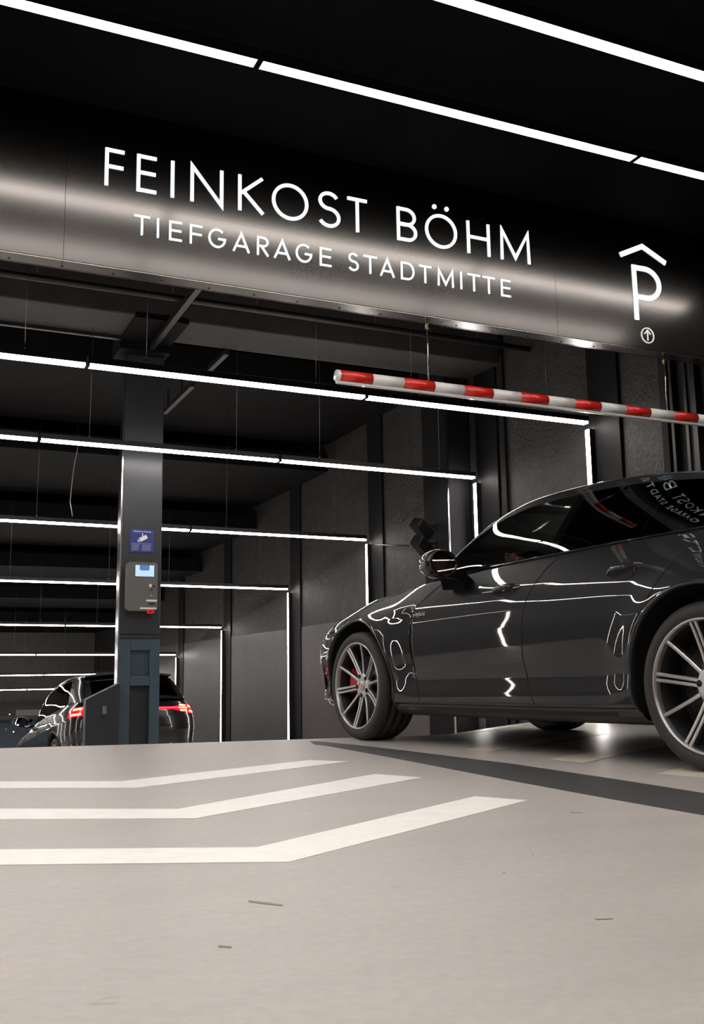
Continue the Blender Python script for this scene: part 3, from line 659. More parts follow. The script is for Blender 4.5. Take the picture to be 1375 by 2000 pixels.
def build_body(root, B, sp, paint_m, classify):
    A = B.A.copy(); n = B.n; N, Kt = A.shape[:2]; K = B.K
    R = sp['archR']; cs = [(sp['wb']/2, sp['wr']), (-sp['wb']/2, sp['wr'])]
    fc = (A[:-1, :-1]+A[1:, :-1]+A[:-1, 1:]+A[1:, 1:])/4
    rem = np.zeros((N-1, Kt-1), bool)
    for c in cs: rem[:, :K-1] |= (np.hypot(fc[:, :K-1, 0]-c[0], fc[:, :K-1, 2]-c[1]) < R) & (fc[:, :K-1, 1] > .5)
    vr = np.zeros((N, Kt), bool); vk = np.zeros((N, Kt), bool)
    for di in (0, 1):
        for dj in (0, 1):
            vr[di:N-1+di, dj:Kt-1+dj] |= rem; vk[di:N-1+di, dj:Kt-1+dj] |= ~rem
    for i, j in zip(*np.where(vr & vk)):
        p = A[i, j]; c = min(cs, key=lambda q: abs(q[0]-p[0])); d = np.array([p[0]-c[0], p[2]-c[1]]); d = d/np.linalg.norm(d)*R
        s, z = c[0]+d[0], c[1]+d[1]; z = max(z, A[i, 0, 2]-.02)
        A[i, j] = (s, B.side(s, max(z, A[i, 0, 2])), z)
    parts = {}
    for i in range(N-1):
        for j in range(Kt-1):
            if rem[i, j]: continue
            nm, m, two = classify(fc[i, j], i, j, K)
            if nm is None: continue
            parts.setdefault((nm, m, two), []).append((i, j))
    for (nm, m, two), fs in parts.items():
        for grp in ((1,), (-1,)) if two else ((1, -1),):
            V = []; NN = []; F = []; idx = {}
            def vid(i, j, sgn):
                key = (i, j, sgn if A[i, j, 1] > 1e-6 else 0)
                if key not in idx:
                    idx[key] = len(V); p = A[i, j]; q = n[i, j]; V.append((p[0], p[1]*sgn, p[2])); NN.append((q[0], q[1]*sgn if abs(p[1]) > 1e-6 else 0, q[2]))
                return idx[key]
            for (i, j) in fs:
                for sgn in grp:
                    f = [vid(i, j, sgn), vid(i+1, j, sgn), vid(i+1, j+1, sgn), vid(i, j+1, sgn)]
                    if sgn < 0: f = f[::-1]
                    f2 = []
                    for q in f:
                        if q not in f2: f2.append(q)
                    if len(f2) > 2: F.append(f2)
            mesh(nm, V, F, paint_m if m == 'paint' else m, root, True, NN)
    # wheel arch lips and housings
    for c in cs:
        for sgn in (1, -1):
            a0, a1 = -.30, PI+.30; V = []; F = []; k = 48; rows = 5
            for i in range(k+1):
                a = a0+(a1-a0)*i/k; prof = []
                for (dr, off) in ((.014, .0005), (.008, .0065), (.0, .008), (-.006, .004), (-.008, -.045)):
                    s = c[0]+(R+dr)*math.cos(a); z = max(c[1]+(R+dr)*math.sin(a), sp['zmin']); V.append((s, sgn*(B.side(s, z)+off), z))
            for i in range(k):
                for j in range(rows-1):
                    f = [i*rows+j, (i+1)*rows+j, (i+1)*rows+j+1, i*rows+j+1]; F.append(f if sgn > 0 else f[::-1])
            mesh('wheel_arch', V, F, sp.get('archm', paint_m), root, True)
            V = []; F = []
            for i in range(k+1):
                a = a0+(a1-a0)*i/k
                for y in (B.side(c[0]+R*math.cos(a), max(sp['zmin'], c[1]+R*math.sin(a)))-.03, .56): V.append((c[0]+R*.985*math.cos(a), sgn*y, c[1]+R*.985*math.sin(a)))
                V.append((c[0], sgn*.56, c[1]))
            for i in range(k):
                F.append((i*3, i*3+1, i*3+4, i*3+3)); F.append((i*3+1, i*3+2, i*3+4))
            mesh('wheel_housing', V, F, 'seam', root)
    # underbody
    bl = B.G[:, 0]; V = []; F = []
    for i in range(N): V += [(bl[i, 0], min(bl[i, 1], .60), bl[i, 2]+.01), (bl[i, 0], -min(bl[i, 1], .60), bl[i, 2]+.01)]
    for i in range(N-1): F.append((2*i, 2*i+1, 2*i+3, 2*i+2))
    mesh('underbody', V, F, 'satin_black', root)

def build_cabin(root, B, sp, paint_m):
    rs, rt, rz = [np.array(q, float) for q in (sp['rail_s'], sp['rail_t'], sp['rail_z'])]
    order = np.argsort(rs); rs, rt, rz = rs[order], rt[order], rz[order]
    s = np.unique(np.concatenate([np.linspace(rs[-1], rs[0], 190), sp.get('cuts', [])]))[::-1]; NS = len(s)
    xf = np.linspace(rs[0], rs[-1], 400); trf = smooth1(pchip(rs, rt, xf), 50); zrf = smooth1(pchip(rs, rz, xf), 50)
    bs, bv = zip(*sorted(sp['bow'])); cs_, cv = zip(*sorted(sp['rcrown'])); top = B.G[:, -1]
    wsh = np.clip((rs[-1]-s)/.5, 0, 1)*np.clip((s-rs[0]-.2)/.6, 0, 1); wsh = wsh*wsh*(3-2*wsh)*sp.get('shear', 0)
    fTB = lambda x: np.interp(-x, -top[:, 0], top[:, 1])-.004
    fZB = lambda x: np.interp(-x, -top[:, 0], top[:, 2])-.004
    fTR = lambda x: np.interp(x, xf, trf)
    fZR = lambda x: np.maximum(np.interp(x, xf, zrf), fZB(x)+.002)
    cols = []; kinds = []
    vv = np.concatenate([[0], np.linspace(.05, .86, 14), [.90]])
    ll = np.linspace(.93, 0, 20)
    def sidep(v):
        x = s-wsh*v; tb, zb_, tr, zr = fTB(x), fZB(x), fTR(x), fZR(x)
        bul = .018*np.sin(PI*np.clip(v, 0, 1))*np.clip((zr-zb_)/.3, 0, 1)
        return np.stack([x, tb+(tr-tb)*v+bul, zb_+(zr-zb_)*v], 1)
    xr_ = s-wsh; tr, zr, bow, cw = fTR(xr_), fZR(xr_), pchip(bs, bv, xr_), pchip(cs_, cv, xr_)
    def roofp(l): return np.stack([xr_+bow*(1-l*l), tr*l, zr+cw*(1-l*l)], 1)
    for v in vv: cols.append(sidep(v)); kinds.append(('side', v))
    p0, p2 = sidep(.90), roofp(.93); p1 = np.stack([xr_, tr, zr+.004], 1)
    for q in np.linspace(0, 1, 8)[1:-1]: cols.append(p0*(1-q)**2+p1*2*q*(1-q)+p2*q*q); kinds.append(('rail', q))
    for l in ll: cols.append(roofp(l)); kinds.append(('roof', l))
    A = np.stack(cols, 1); C = A.shape[1]
    du = np.gradient(A, axis=0); dv = np.gradient(A, axis=1); n = np.cross(du, dv); n /= np.maximum(np.linalg.norm(n, axis=2, keepdims=True), 1e-9)
    if n[NS//2, 4, 1] < 0: n = -n
    n[:, -1, 1] = 0; n /= np.maximum(np.linalg.norm(n, axis=2, keepdims=True), 1e-9)
    parts = {}
    for i in range(NS-1):
        for j in range(C-1):
            si = (s[i]+s[i+1])/2; k0, v0 = kinds[j]; k1, v1 = kinds[j+1]
            nm, m, two = sp['cab'](si, k0, (v0+v1)/2 if k0 == k1 else v0, A[i, j, 2])
            parts.setdefault((nm, m, two), []).append((i, j))
    for (nm, m, two), fs in parts.items():
        for grp in ((1,), (-1,)) if two else ((1, -1),):
            V = []; NN = []; F = []; idx = {}
            for (i, j) in fs:
                for sg_ in grp:
                    f = []
                    for (a, b) in ((i, j), (i+1, j), (i+1, j+1), (i, j+1)):
                        key = (a, b, sg_ if A[a, b, 1] > 1e-6 else 0)
                        if key not in idx:
                            idx[key] = len(V); p = A[a, b]; q = n[a, b]; V.append((p[0], p[1]*sg_, p[2])); NN.append((q[0], q[1]*sg_, q[2]))
                        f.append(idx[key])
                    F.append(f if sg_ > 0 else f[::-1])
            mesh(nm, V, F, paint_m if m == 'paint' else m, root, True, NN)
    return A, s

def on_side(B, pts, off=.001, sgn=1):
    return [(s, sgn*(B.side(s, z)+off), z) for s, z in pts]
def dense(pts, n=24):
    P = np.array(pts, float); ch = np.concatenate([[0], np.cumsum(np.linalg.norm(np.diff(P, axis=0), axis=1))]); q = np.linspace(0, ch[-1], n)
    return [tuple(v) for v in np.stack([pchip(ch, P[:, k], q) for k in range(P.shape[1])], 1)]

# --- grey sports saloon beside the camera
LEV = [(0, .16, 0), (.015, .10, 0), (.045, .068, 0), (.085, .060, 0), (.098, .036, 0), (.17, .030, 0), (.26, .036, 0), (.36, .020, 0), (.48, .006, 0), (.58, 0, 0), (.68, .004, 0),
       (.76, .009, .05), (.83, .012, .18), (.89, .013, .42), (.95, .013, .72), (1.0, .013, 1.0)]
SPEC1 = dict(
    plan=[(2.44, 0), (2.435, .2), (2.425, .42), (2.395, .62), (2.30, .775), (2.11, .875), (1.82, .938), (1.475, .953), (1.1, .948), (.6, .942), (0, .938), (-.6, .938), (-1.1, .945), (-1.475, .953), (-1.9, .945), (-2.25, .885), (-2.45, .76), (-2.57, .55), (-2.62, .30), (-2.63, 0)],
    st=[-2.63, -2.5, -2.2, -1.9, -1.475, -1, -.5, 0, .5, .9, 1.25, 1.6, 1.9, 2.1, 2.25, 2.44],
    ztop=[.98, 1.00, 1.03, 1.05, 1.06, 1.055, 1.045, 1.035, 1.015, .995, .97, .95, .915, .855, .78, .68],
    zbot=[.32, .28, .24, .21, .19, .18, .175, .175, .175, .175, .18, .19, .195, .20, .2, .22],
    dtop=[.10, .12, .15, .17, .16, .125, .115, .115, .12, .15, .19, .22, .25, .25, .22, .18],
    crown=[.01, .01, .02, .02, .02, .02, .02, .02, .02, .03, .015, .0, -.01, .0, .01, .02],
    lev=LEV, cabin=(-1.75, .45), archR=.438, wb=2.95, wr=.3625, zmin=.19,
    rail_s=[.76, .60, .45, .27, .08, -.15, -.4, -.6, -.8, -1.0, -1.2, -1.4, -1.6, -1.8, -2.0, -2.25],
    rail_t=[.79, .765, .74, .712, .692, .677, .667, .66, .655, .65, .645, .64, .63, .62, .61, .60],
    rail_z=[1.005, 1.115, 1.21, 1.305, 1.37, 1.41, 1.42, 1.42, 1.412, 1.395, 1.37, 1.335, 1.28, 1.21, 1.13, 1.045],
    bow=[(.76, .28), (.45, .2), (.1, .1), (-.5, 0), (-1.2, 0), (-1.6, -.12), (-2.25, -.22)], rcrown=[(.76, .02), (.3, .03), (-.3, .03), (-1.2, .03), (-1.8, .03), (-2.25, .02)])
def cab1(s, kind, v, z):
    if kind == 'side':
        if v < .05: return ('window_trim', 'gloss_black', True)
        if v > .86: return ('roof', 'paint', False)
        if s > .47: return ('mirror_triangle', 'gloss_black', True)
        if s > -.345: return ('front_window', 'glass', True)
        if s > -.41: return ('window_pillar', 'gloss_black', True)
        if s > -1.00: return ('rear_window', 'glass_dark', True)
        if s > -1.012: return ('window_divider', 'gloss_black', True)
        if s > -1.55+.2*v*v: return ('quarter_window', 'glass_dark', True)
        return ('rear_pillar', 'paint', True)
    if kind == 'roof':
        if s > .30 and v < .9: return ('windscreen', 'glass', False)
        if -2.18 < s < -1.28 and v < .86: return ('rear_screen', 'glass_dark', False)
    return ('roof', 'paint', False)
SPEC1['flare'] = (.014, .022); SPEC1['dent'] = (.80, .034, .40, .84); SPEC1['cab'] = cab1; SPEC1['cuts'] = [.47, .30, -.345, -.41, -1.0, -1.012]; SPEC1['shear'] = .2
DF = lambda z: np.interp(z, [.24, .45, .83, .95, 1.03], [.74, .80, .78, .63, .50])
DM = lambda z: np.interp(z, [.24, .26, .36, .52, .74, .84, .97, 1.04], [-.33, -.32, -.27, -.26, -.29, -.33, -.41, -.47])
DR = lambda z: np.interp(z, [.24, .55, .83, .92, 1.04], [-1.02, -1.05, -1.26, -1.33, -1.40])
def cls1(c, i, j, K):
    s, t, z = c
    if j >= K-1:
        if -1.70 < s < .42: return ('cabin_tub', 'interior', False)
        return ('bonnet' if s > 0 else 'tailgate', 'paint', False)
    if s > 1.93: return ('front_bumper', 'paint', False)
    if s < -1.95: return ('rear_bumper', 'paint', False)
    if z < .262 and abs(s) < 1.2: return ('sill', 'satin_black' if j < 4 else 'paint', True)
    if s > DF(z): return ('front_fender', 'paint', True)
    if s > DM(z): return ('front_door', 'paint', True)
    if s > DR(z): return ('rear_door', 'paint', True)
    return ('rear_quarter', 'paint', True)
B1 = Body(SPEC1)
car1 = tag(empty('car', (3.947, 4.839, 0), (0, 0, math.atan2(.996, -.091))), 'dark grey sports saloon parked on the right under the striped bar', 'car')
build_body(car1, B1, SPEC1, 'paint_grey', cls1)
A1, s1 = build_cabin(car1, B1, SPEC1, 'paint_grey')
for s_, wd_, cal in ((1.475, .275, .15), (-1.475, .315, PI-.15)):
    for sd in (1, -1): wheel(car1, s_, .945, sd, wd_, ncal=cal if sd > 0 else PI-cal, spin=64 if s_ > 0 else 80)
for sgn in (1, -1):
    for fn, zr_ in ((DF, (.245, 1.0)), (DM, (.262, 1.03)), (DR, (.75, 1.045))):
        zz = np.linspace(zr_[0], zr_[1], 26); tube('panel_gap', on_side(B1, [(float(fn(z)), z) for z in zz], .0, sgn), .0028, 'seam', car1, 6)
    tube('panel_gap', on_side(B1, dense([(.95, .255), (0, .252), (-1.03, .258)], 30), -.001, sgn), .004, 'seam', car1, 6)
    # belt trim line
    tube('belt_moulding', [(s, sgn*(float(np.interp(-s, -B1.G[:, -1, 0], B1.G[:, -1, 1]))+.002), float(np.interp(-s, -B1.G[:, -1, 0], B1.G[:, -1, 2]))+.004) for s in np.linspace(.55, -1.7, 40)], .006, 'gloss_black', car1, 8)
    # fender air outlet: dark slot with a blade
    so = on_side(B1, dense([(.800, .83), (.825, .75), (.84, .64), (.83, .52), (.79, .45)], 20), .003, sgn); si = on_side(B1, dense([(.775, .83), (.785, .75), (.795, .64), (.795, .52), (.775, .45)], 20), .003, sgn)
    Vv = so+si; mesh('air_outlet', Vv, [(i, i+1, 20+i+1, 20+i) if sgn < 0 else (i, 20+i, 20+i+1, i+1) for i in range(19)], 'seam', car1)
    tube('outlet_blade', on_side(B1, dense([(.805, .835), (.832, .75), (.847, .64), (.838, .52), (.795, .445)], 20), .003, sgn), .006, 'gloss_black', car1, 6)
    # door handles: bowl, grip, edge
    for (a, b, z0, z1) in ((-.015, -.245, .868, .893), (-.915, -.1 -1.04, .888, .915)):
        cx_ = (a+b)/2-.0; ring = [(cx_+.02+.085*math.cos(q), (z0+z1)/2-.012+.033*math.sin(q)) for q in np.linspace(0, 2*PI, 29)[:-1]]
        P_ = on_side(B1, ring, .0012, sgn); mesh('handle_bowl', P_, [tuple(range(28)) if sgn > 0 else tuple(range(28))[::-1]], 'seam', car1)
        tube('bowl_edge', P_+[P_[0]], .0022, 'paint_grey', car1, 6)
        hp = dense([(a, z0-.004), (a-.04, (z0+z1)/2+.006), ((a+b)/2, (z0+z1)/2+.014), (b+.03, z1+.006), (b, z1+.003)], 22)
        Vv = []; Fv = []
        for i, (s, z) in enumerate(hp):
            tt = B1.side(s, z); q = math.sin(PI*i/21)**.45; k6 = 10
            for kk in range(k6):
                an = 2*PI*kk/k6; Vv.append((s, sgn*(tt+.004+.028*q+.012*math.cos(an)*max(q, .15)), z+.0165*math.sin(an)*max(q, .2)))
        for i in range(21):
            for kk in range(10): Fv.append((i*10+kk, i*10+(kk+1) % 10, i*10+10+(kk+1) % 10, i*10+10+kk))
        mesh('door_handle', Vv, Fv, 'paint_grey', car1, True)
    # door mirror: shell, glass, foot
    mi = empty('door_mirror', (.365, sgn*1.005, 1.072)); mi.parent = car1
    bm = bmesh.new(); bmesh.ops.create_uvsphere(bm, u_segments=36, v_segments=24, radius=1)
    for v in bm.verts:
        x, y, z = v.co; f = 1-.16*max(0, -y*sgn)
        x = x*.150 if x > 0 else x*.045
        v.co = (x, y*.104, (abs(z)**.85*(1 if z > 0 else -1))*.086*f)
    bmobj('mirror_shell', bm, 'paint_grey', mi, True)
    ring = [(-.047, .088*math.cos(q), .070*math.sin(q)) for q in np.linspace(0, 2*PI, 33)[:-1]]
    o = mesh('mirror_glass', [(p[0], p[1], p[2]) for p in ring], [tuple(range(32))], 'mirror', mi); o.rotation_euler = (0, .06, sgn*.06)
    tube('mirror_rim', [(-.044, p[1]*1.06, p[2]*1.06) for p in ring]+[(-.044, ring[0][1]*1.06, 0)], .006, 'gloss_black', mi, 8)
    prism('mirror_foot', [(-.04, -.05), (.09, -.05), (.05, -.15), (-.17, -.165), (-.15, -.12)], .10, 'gloss_black', mi, ((0, -sgn*.155 if sgn > 0 else .055, 0), (1, 0, 0), (0, 0, 1), (0, 1, 0)))
    # headlamp and front corner intake
    us = np.linspace(B1.u_of(2.22, .70), B1.u_of(1.80, .70), 18); Vv = []
    for i, u in enumerate(us):
        q = i/17
        for z in (.685+.05*q-.0, .775+.075*q-.05*max(0, q-.6)): p_ = B1.pt(u, z); Vv.append((p_[0]+.003, sgn*(p_[1]+.003), p_[2]))
    mesh('headlamp', Vv, [(2*i, 2*i+1, 2*i+3, 2*i+2) if sgn > 0 else (2*i, 2*i+2, 2*i+3, 2*i+1) for i in range(17)], 'lamp_clear', car1, True)
    us = np.linspace(B1.u_of(2.30, .4), B1.u_of(2.06, .4), 14); Vv = []
    for i, u in enumerate(us):
        for z in (.33, .52): p_ = B1.pt(u, z); Vv.append((p_[0]+.002, sgn*(p_[1]+.002), p_[2]))
    mesh('side_intake', Vv, [(2*i, 2*i+1, 2*i+3, 2*i+2) if sgn > 0 else (2*i, 2*i+2, 2*i+3, 2*i+1) for i in range(13)], 'satin_black', car1, True)
    # script badge on the door
    a = B1.side(.72, .80)
    mw = Matrix.Translation((.77 if sgn > 0 else .61, sgn*(a+.007), .785)) @ Matrix.Rotation(PI if sgn > 0 else 0, 4, 'Z') @ Matrix.Rotation(PI/2, 4, 'X')
    text_mesh('script_badge', 'e-hybrid', .040, 'rim', car1, mw, 'LEFT', .001)
Vv = []; us = np.linspace(0, B1.u_of(2.36, .4), 12)
for sgn in (1, -1):
    Vv = []
    for u in us:
        for z in (.30, .46): p_ = B1.pt(u, z); Vv.append((p_[0]+.003, sgn*p_[1], p_[2]))
    mesh('front_grille', Vv, [(2*i, 2*i+1, 2*i+3, 2*i+2) if sgn > 0 else (2*i, 2*i+2, 2*i+3, 2*i+1) for i in range(11)], 'satin_black', car1)
def tail_strip(B, root, u0, u1, zlo, zhi, m, name, off=.003, n=40, both=True):
    for sgn in (1, -1) if both else (1,):
        Vv = []; m_ = 6
        for i, u in enumerate(np.linspace(u0, u1, n)):
            q = i/(n-1)
            for z in np.linspace(zlo(q), zhi(q), m_):
                p_ = B.pt(u, z); p2_ = B.pt(max(u-.004, 0), z); p3_ = B.pt(min(u+.004, 1), z); d = p3_-p2_; nn = np.array([d[1], -d[0], 0]); nn /= max(np.linalg.norm(nn), 1e-9)
                if u > .985: nn = np.array([-1, 0, 0])
                if nn[1] < -1e-6 or (abs(nn[1]) < 1e-6 and nn[0] > 0): nn = -nn
                Vv.append((p_[0]+nn[0]*off, sgn*(p_[1]+nn[1]*off), p_[2]))
        Fv = [(m_*i+j, m_*i+j+1, m_*i+m_+j+1, m_*i+m_+j) for i in range(n-1) for j in range(m_-1)]
        mesh(name, Vv, Fv if sgn > 0 else [f[::-1] for f in Fv], m, root, True)
tail_strip(B1, car1, B1.u_of(-2.15, .88), 1.0, lambda q: .86, lambda q: .90, 'tail_red', 'tail_light')
def seat(root, s, t, z0, h):
    st_ = empty('seat'); st_.parent = root; st_.location = (s, t, z0)
    bm = box_bm(-.09, .09, -.24, .24, 0, h, .06, 4); bmesh.ops.transform(bm, matrix=Matrix.Rotation(-.28, 4, 'Y'), verts=bm.verts); bmobj('seat_back', bm, 'leather', st_, True)
    bm = box_bm(-.06, .06, -.13, .13, h+.01, h+.19, .05, 4); bmesh.ops.transform(bm, matrix=Matrix.Rotation(-.24, 4, 'Y'), verts=bm.verts); bmobj('head_rest', bm, 'leather', st_, True)
for (s, t) in ((-.38, .37), (-.38, -.37), (-1.25, .35), (-1.25, -.35)): seat(car1, s, t, .6, .46)
bm = box_bm(.46, .80, -.66, .66, .7, .995, .05, 3); bmobj('dashboard', bm, 'interior', car1, True)
o = lathe('steering_wheel', [(.17, -.012), (.182, 0), (.17, .012), (.158, 0)], 'interior', car1, 40, 'z', True, True); o.location = (.33, .37, 1.0); o.rotation_euler = (0, 1.2, 0)

# --- driver of the grey car, hands on the wheel
MT['skin'] = mat('skin', (.50, .27, .18), .55); MT['shirt'] = mat('shirt_grey_blue', (.16, .19, .23), .8); MT['hair'] = mat('hair_dark', (.02, .014, .01), .6)
def skin_body(chains):
    me = bpy.data.meshes.new('tmp'); V = []; E = []; Rd = []; ids = {}
    for ch in chains:
        prev = None
        for (p, r) in ch:
            k = tuple(round(c, 4) for c in p)
            if k not in ids: ids[k] = len(V); V.append(p); Rd.append(r)
            if prev is not None and prev != ids[k]: E.append((prev, ids[k]))
            prev = ids[k]
    me.from_pydata(V, E, []); o = bpy.data.objects.new('tmp', me); COL.objects.link(o)
    sm = o.modifiers.new('skin', 'SKIN'); sm.use_smooth_shade = True
    for i, r in enumerate(Rd): me.skin_vertices[0].data[i].radius = r if isinstance(r, tuple) else (r, r)
    me.skin_vertices[0].data[0].use_root = True
    o.modifiers.new('sub', 'SUBSURF').levels = 2
    dg = bpy.context.evaluated_depsgraph_get(); m2 = bpy.data.meshes.new_from_object(o.evaluated_get(dg)); bpy.data.objects.remove(o); return m2
T_ = .37
def arm(sg):
    return [((-.42, T_, 1.0), .13), ((-.40, T_+sg*.17, 1.01), .065), ((-.22, T_+sg*.225, .93), .05), ((-.04, T_+sg*.20, .96), .044), ((.12, T_+sg*.165, 1.06), .036), ((.25, T_+sg*.145, 1.105), .027)]
bodym = skin_body([[((-.28, T_, .68), (.15, .12)), ((-.36, T_, .84), (.13, .11)), ((-.42, T_, 1.0), .13), ((-.43, T_, 1.09), .055), ((-.41, T_, 1.16), .055)], arm(1), arm(-1)])
bm = bmesh.new(); bm.from_mesh(bodym)
def add_ball(c, r, seg=16):
    g = bmesh.ops.create_uvsphere(bm, u_segments=seg, v_segments=seg*3//4, radius=1)
    for v in g['verts']: v.co = Vector((c[0]+v.co.x*r[0], c[1]+v.co.y*r[1], c[2]+v.co.z*r[2]))
add_ball((-.385, T_, 1.245), (.092, .072, .108), 24)
add_ball((-.298, T_, 1.235), (.018, .014, .022), 10); add_ball((-.312, T_, 1.195), (.014, .024, .007), 10)
for q in (1, -1): add_ball((-.395, T_+q*.073, 1.24), (.02, .009, .03), 10); add_ball((-.306, T_+q*.030, 1.258), (.011, .014, .009), 10)
def add_tube(pts, rs_):
    pts = [Vector(p) for p in pts]; rings = []; n = len(pts)
    for i, p in enumerate(pts):
        t = (pts[min(i+1, n-1)]-pts[max(i-1, 0)]).normalized(); a = t.orthogonal().normalized(); b = t.cross(a)
        rings.append([bm.verts.new(p+(a*math.cos(2*PI*k/8)+b*math.sin(2*PI*k/8))*rs_[i]) for k in range(8)])
    for i in range(n-1):
        for k in range(8): bm.faces.new((rings[i][k], rings[i][(k+1) % 8], rings[i+1][(k+1) % 8], rings[i+1][k]))
    bm.faces.new(rings[0][::-1]); bm.faces.new(rings[-1])
for q in (1, -1):
    hx, hy, hz = .285, T_+q*.145, 1.112
    add_ball((hx, hy, hz), (.046, .018, .036), 16)
    for k, ln in enumerate((.9, 1.0, .97, .8)):
        z0 = hz+.030-.018*k
        add_tube([(hx+.02, hy+q*.008, z0), (hx+.055*ln, hy+q*.012, z0+.004), (hx+.078*ln, hy-q*.008, z0), (hx+.070*ln, hy-q*.030, z0-.002), (hx+.050*ln, hy-q*.034, z0-.003)], (.0095, .009, .0085, .008, .006))
    add_tube([(hx-.01, hy-q*.008, hz+.028), (hx+.02, hy-q*.026, hz+.036), (hx+.045, hy-q*.036, hz+.030)], (.011, .010, .007))
drm = bpy.data.meshes.new('person'); bmesh.ops.recalc_face_normals(bm, faces=bm.faces[:]); bm.to_mesh(drm); bm.free()
drm.materials.append(MT['shirt']); drm.materials.append(MT['skin'])
for p in drm.polygons: p.use_smooth = True; p.material_index = 1 if (p.center.z > 1.105 and p.center.x < -.2) or p.center.x > .20 else 0
drv = bpy.data.objects.new('person', drm); COL.objects.link(drv); drv.matrix_world = Matrix.Translation((3.947, 4.839, 0)) @ Matrix.Rotation(math.atan2(.996, -.091), 4, 'Z')
tag(drv, 'driver in grey-blue sleeves holding the steering wheel inside the grey saloon', 'person')
hm = bmesh.new(); bmesh.ops.create_uvsphere(hm, u_segments=20, v_segments=14, radius=1)
bmesh.ops.delete(hm, geom=[v for v in hm.verts if v.co.z < .25-.55*(-v.co.x) and v.co.x > -.3], context='VERTS')
for v in hm.verts: v.co = Vector((-.392+v.co.x*.097, T_+v.co.y*.079, 1.255+v.co.z*.108))
bmobj('hair', hm, 'hair', drv, True)

# --- black SUV driving down the ramp
LEV2 = [(0, .14, 0), (.03, .07, 0), (.09, .035, 0), (.16, .028, 0), (.28, .03, 0), (.40, .015, 0), (.55, 0, 0), (.68, .006, 0), (.76, .012, .08), (.84, .016, .22), (.91, .018, .5), (1.0, .018, 1.0)]
SPEC2 = dict(
    plan=[(2.38, 0), (2.37, .2), (2.34, .45), (2.26, .68), (2.08, .85), (1.8, .945), (1.4475, .985), (.9, .975), (0, .965), (-.8, .97), (-1.4475, .988), (-1.85, .965), (-2.15, .905), (-2.33, .80), (-2.42, .62), (-2.455, .35), (-2.46, 0)],
    st=[-2.46, -2.3, -2.0, -1.4475, -.8, 0, .6, 1.0, 1.4475, 1.8, 2.1, 2.38],
    ztop=[1.14, 1.16, 1.185, 1.195, 1.185, 1.17, 1.15, 1.13, 1.10, 1.06, .99, .86],
    zbot=[.42, .38, .33, .30, .28, .27, .27, .27, .29, .30, .30, .32],
    dtop=[.05, .09, .14, .16, .13, .12, .13, .17, .22, .25, .24, .18],
    crown=[.0, .0, .0, .02, .02, .02, .02, .03, .03, .02, .02, .02],
    lev=LEV2, cabin=(-1.9, .5), archR=.46, wb=2.895, wr=.38, zmin=.30, archm='satin_black',
    rail_s=[.85, .65, .45, .25, .05, -.2, -.6, -1.0, -1.4, -1.7, -1.9, -2.05, -2.2, -2.32],
    rail_t=[.80, .77, .74, .715, .695, .68, .67, .665, .66, .655, .655, .665, .69, .72],
    rail_z=[1.14, 1.30, 1.43, 1.53, 1.60, 1.64, 1.66, 1.655, 1.63, 1.59, 1.53, 1.43, 1.28, 1.16],
    bow=[(.85, .28), (.4, .2), (0, .1), (-.6, 0), (-1.5, 0), (-2.0, -.08), (-2.32, -.12)], rcrown=[(.85, .02), (0, .03), (-1.0, .035), (-1.8, .035), (-2.32, .02)])
def cab2(s, kind, v, z):
    if kind == 'side':
        if v < .05: return ('window_trim', 'gloss_black', True)
        if v > .86: return ('roof', 'paint', False)
        if s > .55: return ('mirror_triangle', 'gloss_black', True)
        if s > -.25-.2*v: return ('front_window', 'glass', True)
        if s > -.33-.2*v: return ('window_pillar', 'gloss_black', True)
        if s > -1.12-.12*v: return ('rear_window', 'glass_dark', True)
        if s > -1.15-.12*v: return ('window_divider', 'gloss_black', True)
        if s > -1.62+.25*v*v: return ('quarter_window', 'glass_dark', True)
        return ('rear_pillar', 'paint', True)
    if kind == 'roof':
        if s > .12 and v < .9: return ('windscreen', 'glass', False)
        if -2.27 < s < -1.84 and v < .88: return ('rear_screen', 'glass_dark', False)
    return ('roof', 'paint', False)
SPEC2['cab'] = cab2
D2 = [lambda z: np.interp(z, [.3, .8, 1.2], [.86, .88, .62]), lambda z: np.interp(z, [.3, .8, 1.2], [-.22, -.2, -.3]), lambda z: np.interp(z, [.3, .6, .9, 1.2], [-.95, -1.0, -1.22, -1.3])]
def cls2(c, i, j, K):
    s, t, z = c
    if j >= K-1:
        if -1.85 < s < .5: return ('cabin_tub', 'interior', False)
        return ('bonnet' if s > 0 else 'tailgate_sill', 'paint', False)
    if s > 1.95: return ('front_bumper', 'paint', False)
    if s < -2.02: return ('tailgate', 'paint', False) if z > .80 else ('rear_bumper', 'paint', False)
    if z < .37: return ('sill', 'satin_black', True)
    if s > D2[0](z): return ('front_fender', 'paint', True)
    if s > D2[1](z): return ('front_door', 'paint', True)
    if s > D2[2](z): return ('rear_door', 'paint', True)
    return ('rear_quarter', 'paint', True)
B2 = Body(SPEC2, 240, 50)
hd = math.radians(93.6); sl = math.atan(RS)
tx, ty_ = 3.21, 14.02                                   # middle of the tail
c2 = (tx+2.46*math.cos(hd), ty_+2.46*math.sin(hd))
def ramp_z(x, y): return -RS*(y-float(crest(x)))
car2 = tag(empty('car'), 'black SUV with lit red tail lights driving down the ramp', 'car')
zc2 = ramp_z(*c2)
car2.matrix_world = Matrix.Translation((c2[0], c2[1], zc2)) @ Matrix.Rotation(hd, 4, 'Z') @ Matrix.Rotation(sl, 4, 'Y')
build_body(car2, B2, SPEC2, 'paint_black', cls2)
build_cabin(car2, B2, SPEC2, 'paint_black')
for s_ in (1.4475, -1.4475):
    for sd in (1, -1): wheel(car2, s_, .96, sd, .29, R=.38, rr_=.285, detail=False)
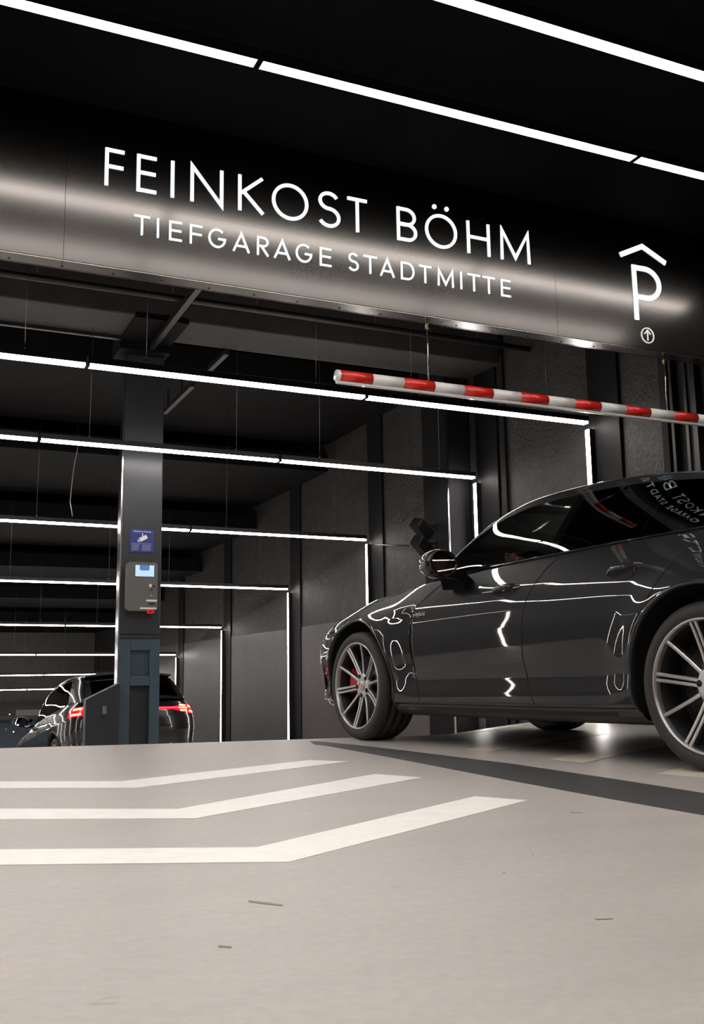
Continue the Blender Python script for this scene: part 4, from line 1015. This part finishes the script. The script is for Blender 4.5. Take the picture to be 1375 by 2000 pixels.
for sgn in (1, -1):
    for fn in D2:
        zz = np.linspace(.4, 1.16, 18); tube('panel_gap', on_side(B2, [(float(fn(z)), z) for z in zz], 0, sgn), .003, 'seam', car2, 6)
    mi = empty('door_mirror', (.62, sgn*1.05, 1.20)); mi.parent = car2
    bm = bmesh.new(); bmesh.ops.create_uvsphere(bm, u_segments=24, v_segments=16, radius=1)
    for v in bm.verts:
        x, y, z = v.co; v.co = (x*.11 if x > 0 else x*.04, y*.13, z*.085)
    bmobj('mirror_shell', bm, 'paint_black', mi, True)
    ring = [(-.042, .108*math.cos(q), .066*math.sin(q)) for q in np.linspace(0, 2*PI, 25)[:-1]]
    mesh('mirror_glass', ring, [tuple(range(24))], 'mirror', mi)
    box('mirror_foot', -.03, .05, -sgn*.20 if sgn > 0 else .05, -.05 if sgn > 0 else .20, -.10, -.05, 'gloss_black', mi, .01, 2)
    # tail lamp cluster: lens, bright elements
uC = B2.u_of(-2.06, 1.02)
tail_strip(B2, car2, uC, 1.0, lambda q: .965+.05*min(1, max(0, (q-.35)/.2)), lambda q: 1.10-.045*min(1, max(0, (q-.35)/.2)), 'tail_red', 'tail_lens', .004)
tail_strip(B2, car2, uC+.45*(1-uC), 1.0, lambda q: 1.036, lambda q: 1.052, 'tail_bar', 'light_bar', .008)
for (qa, qb, za, zb_) in ((.10, .27, 1.055, 1.088), (.10, .27, .982, 1.012), (.32, .44, 1.062, 1.088), (.32, .44, .990, 1.016), (.30, .46, 1.030, 1.050)):
    tail_strip(B2, car2, uC+qa*(1-uC), uC+qb*(1-uC), lambda q: za, lambda q: zb_, 'tail_hot', 'tail_element', .010, 10)
tail_strip(B2, car2, uC+.25*(1-uC), 1.0, lambda q: .795, lambda q: .803, 'seam', 'panel_gap', .001)
tail_strip(B2, car2, uC+.30*(1-uC), 1.0, lambda q: .55, lambda q: .74, 'satin_black', 'rear_recess', .002)
# roof spoiler and plate
V = []; F = []
for i in range(21):
    l = -1+2*i/20; s = -1.72-.0*l; bb = .035*(1-l*l)
    V += [(-1.66, .63*l, 1.60+bb), (-1.97-.05*(1-l*l), .63*l, 1.575+bb), (-1.96-.05*(1-l*l), .63*l, 1.548+bb), (-1.66, .63*l, 1.56+bb)]
for i in range(20):
    for j in range(4): F.append((i*4+j, i*4+(j+1) % 4, i*4+4+(j+1) % 4, i*4+4+j))
F += [(0, 1, 2, 3), (80, 83, 82, 81)]
mesh('roof_spoiler', V, F, 'paint_black', car2)
uP = float(np.interp(-.26, -B2.G[B2.N//2:, B2.K//3, 1], np.linspace(0, 1, B2.N)[B2.N//2:]))
for k_ in (1,): tail_strip(B2, car2, uP, 1.0, lambda q: .60, lambda q: .71, 'label_white', 'number_plate', .006)
for (s, t) in ((-.3, .37), (-.3, -.37), (-1.15, .37), (-1.15, -.37)): seat(car2, s, t, .78, .5)
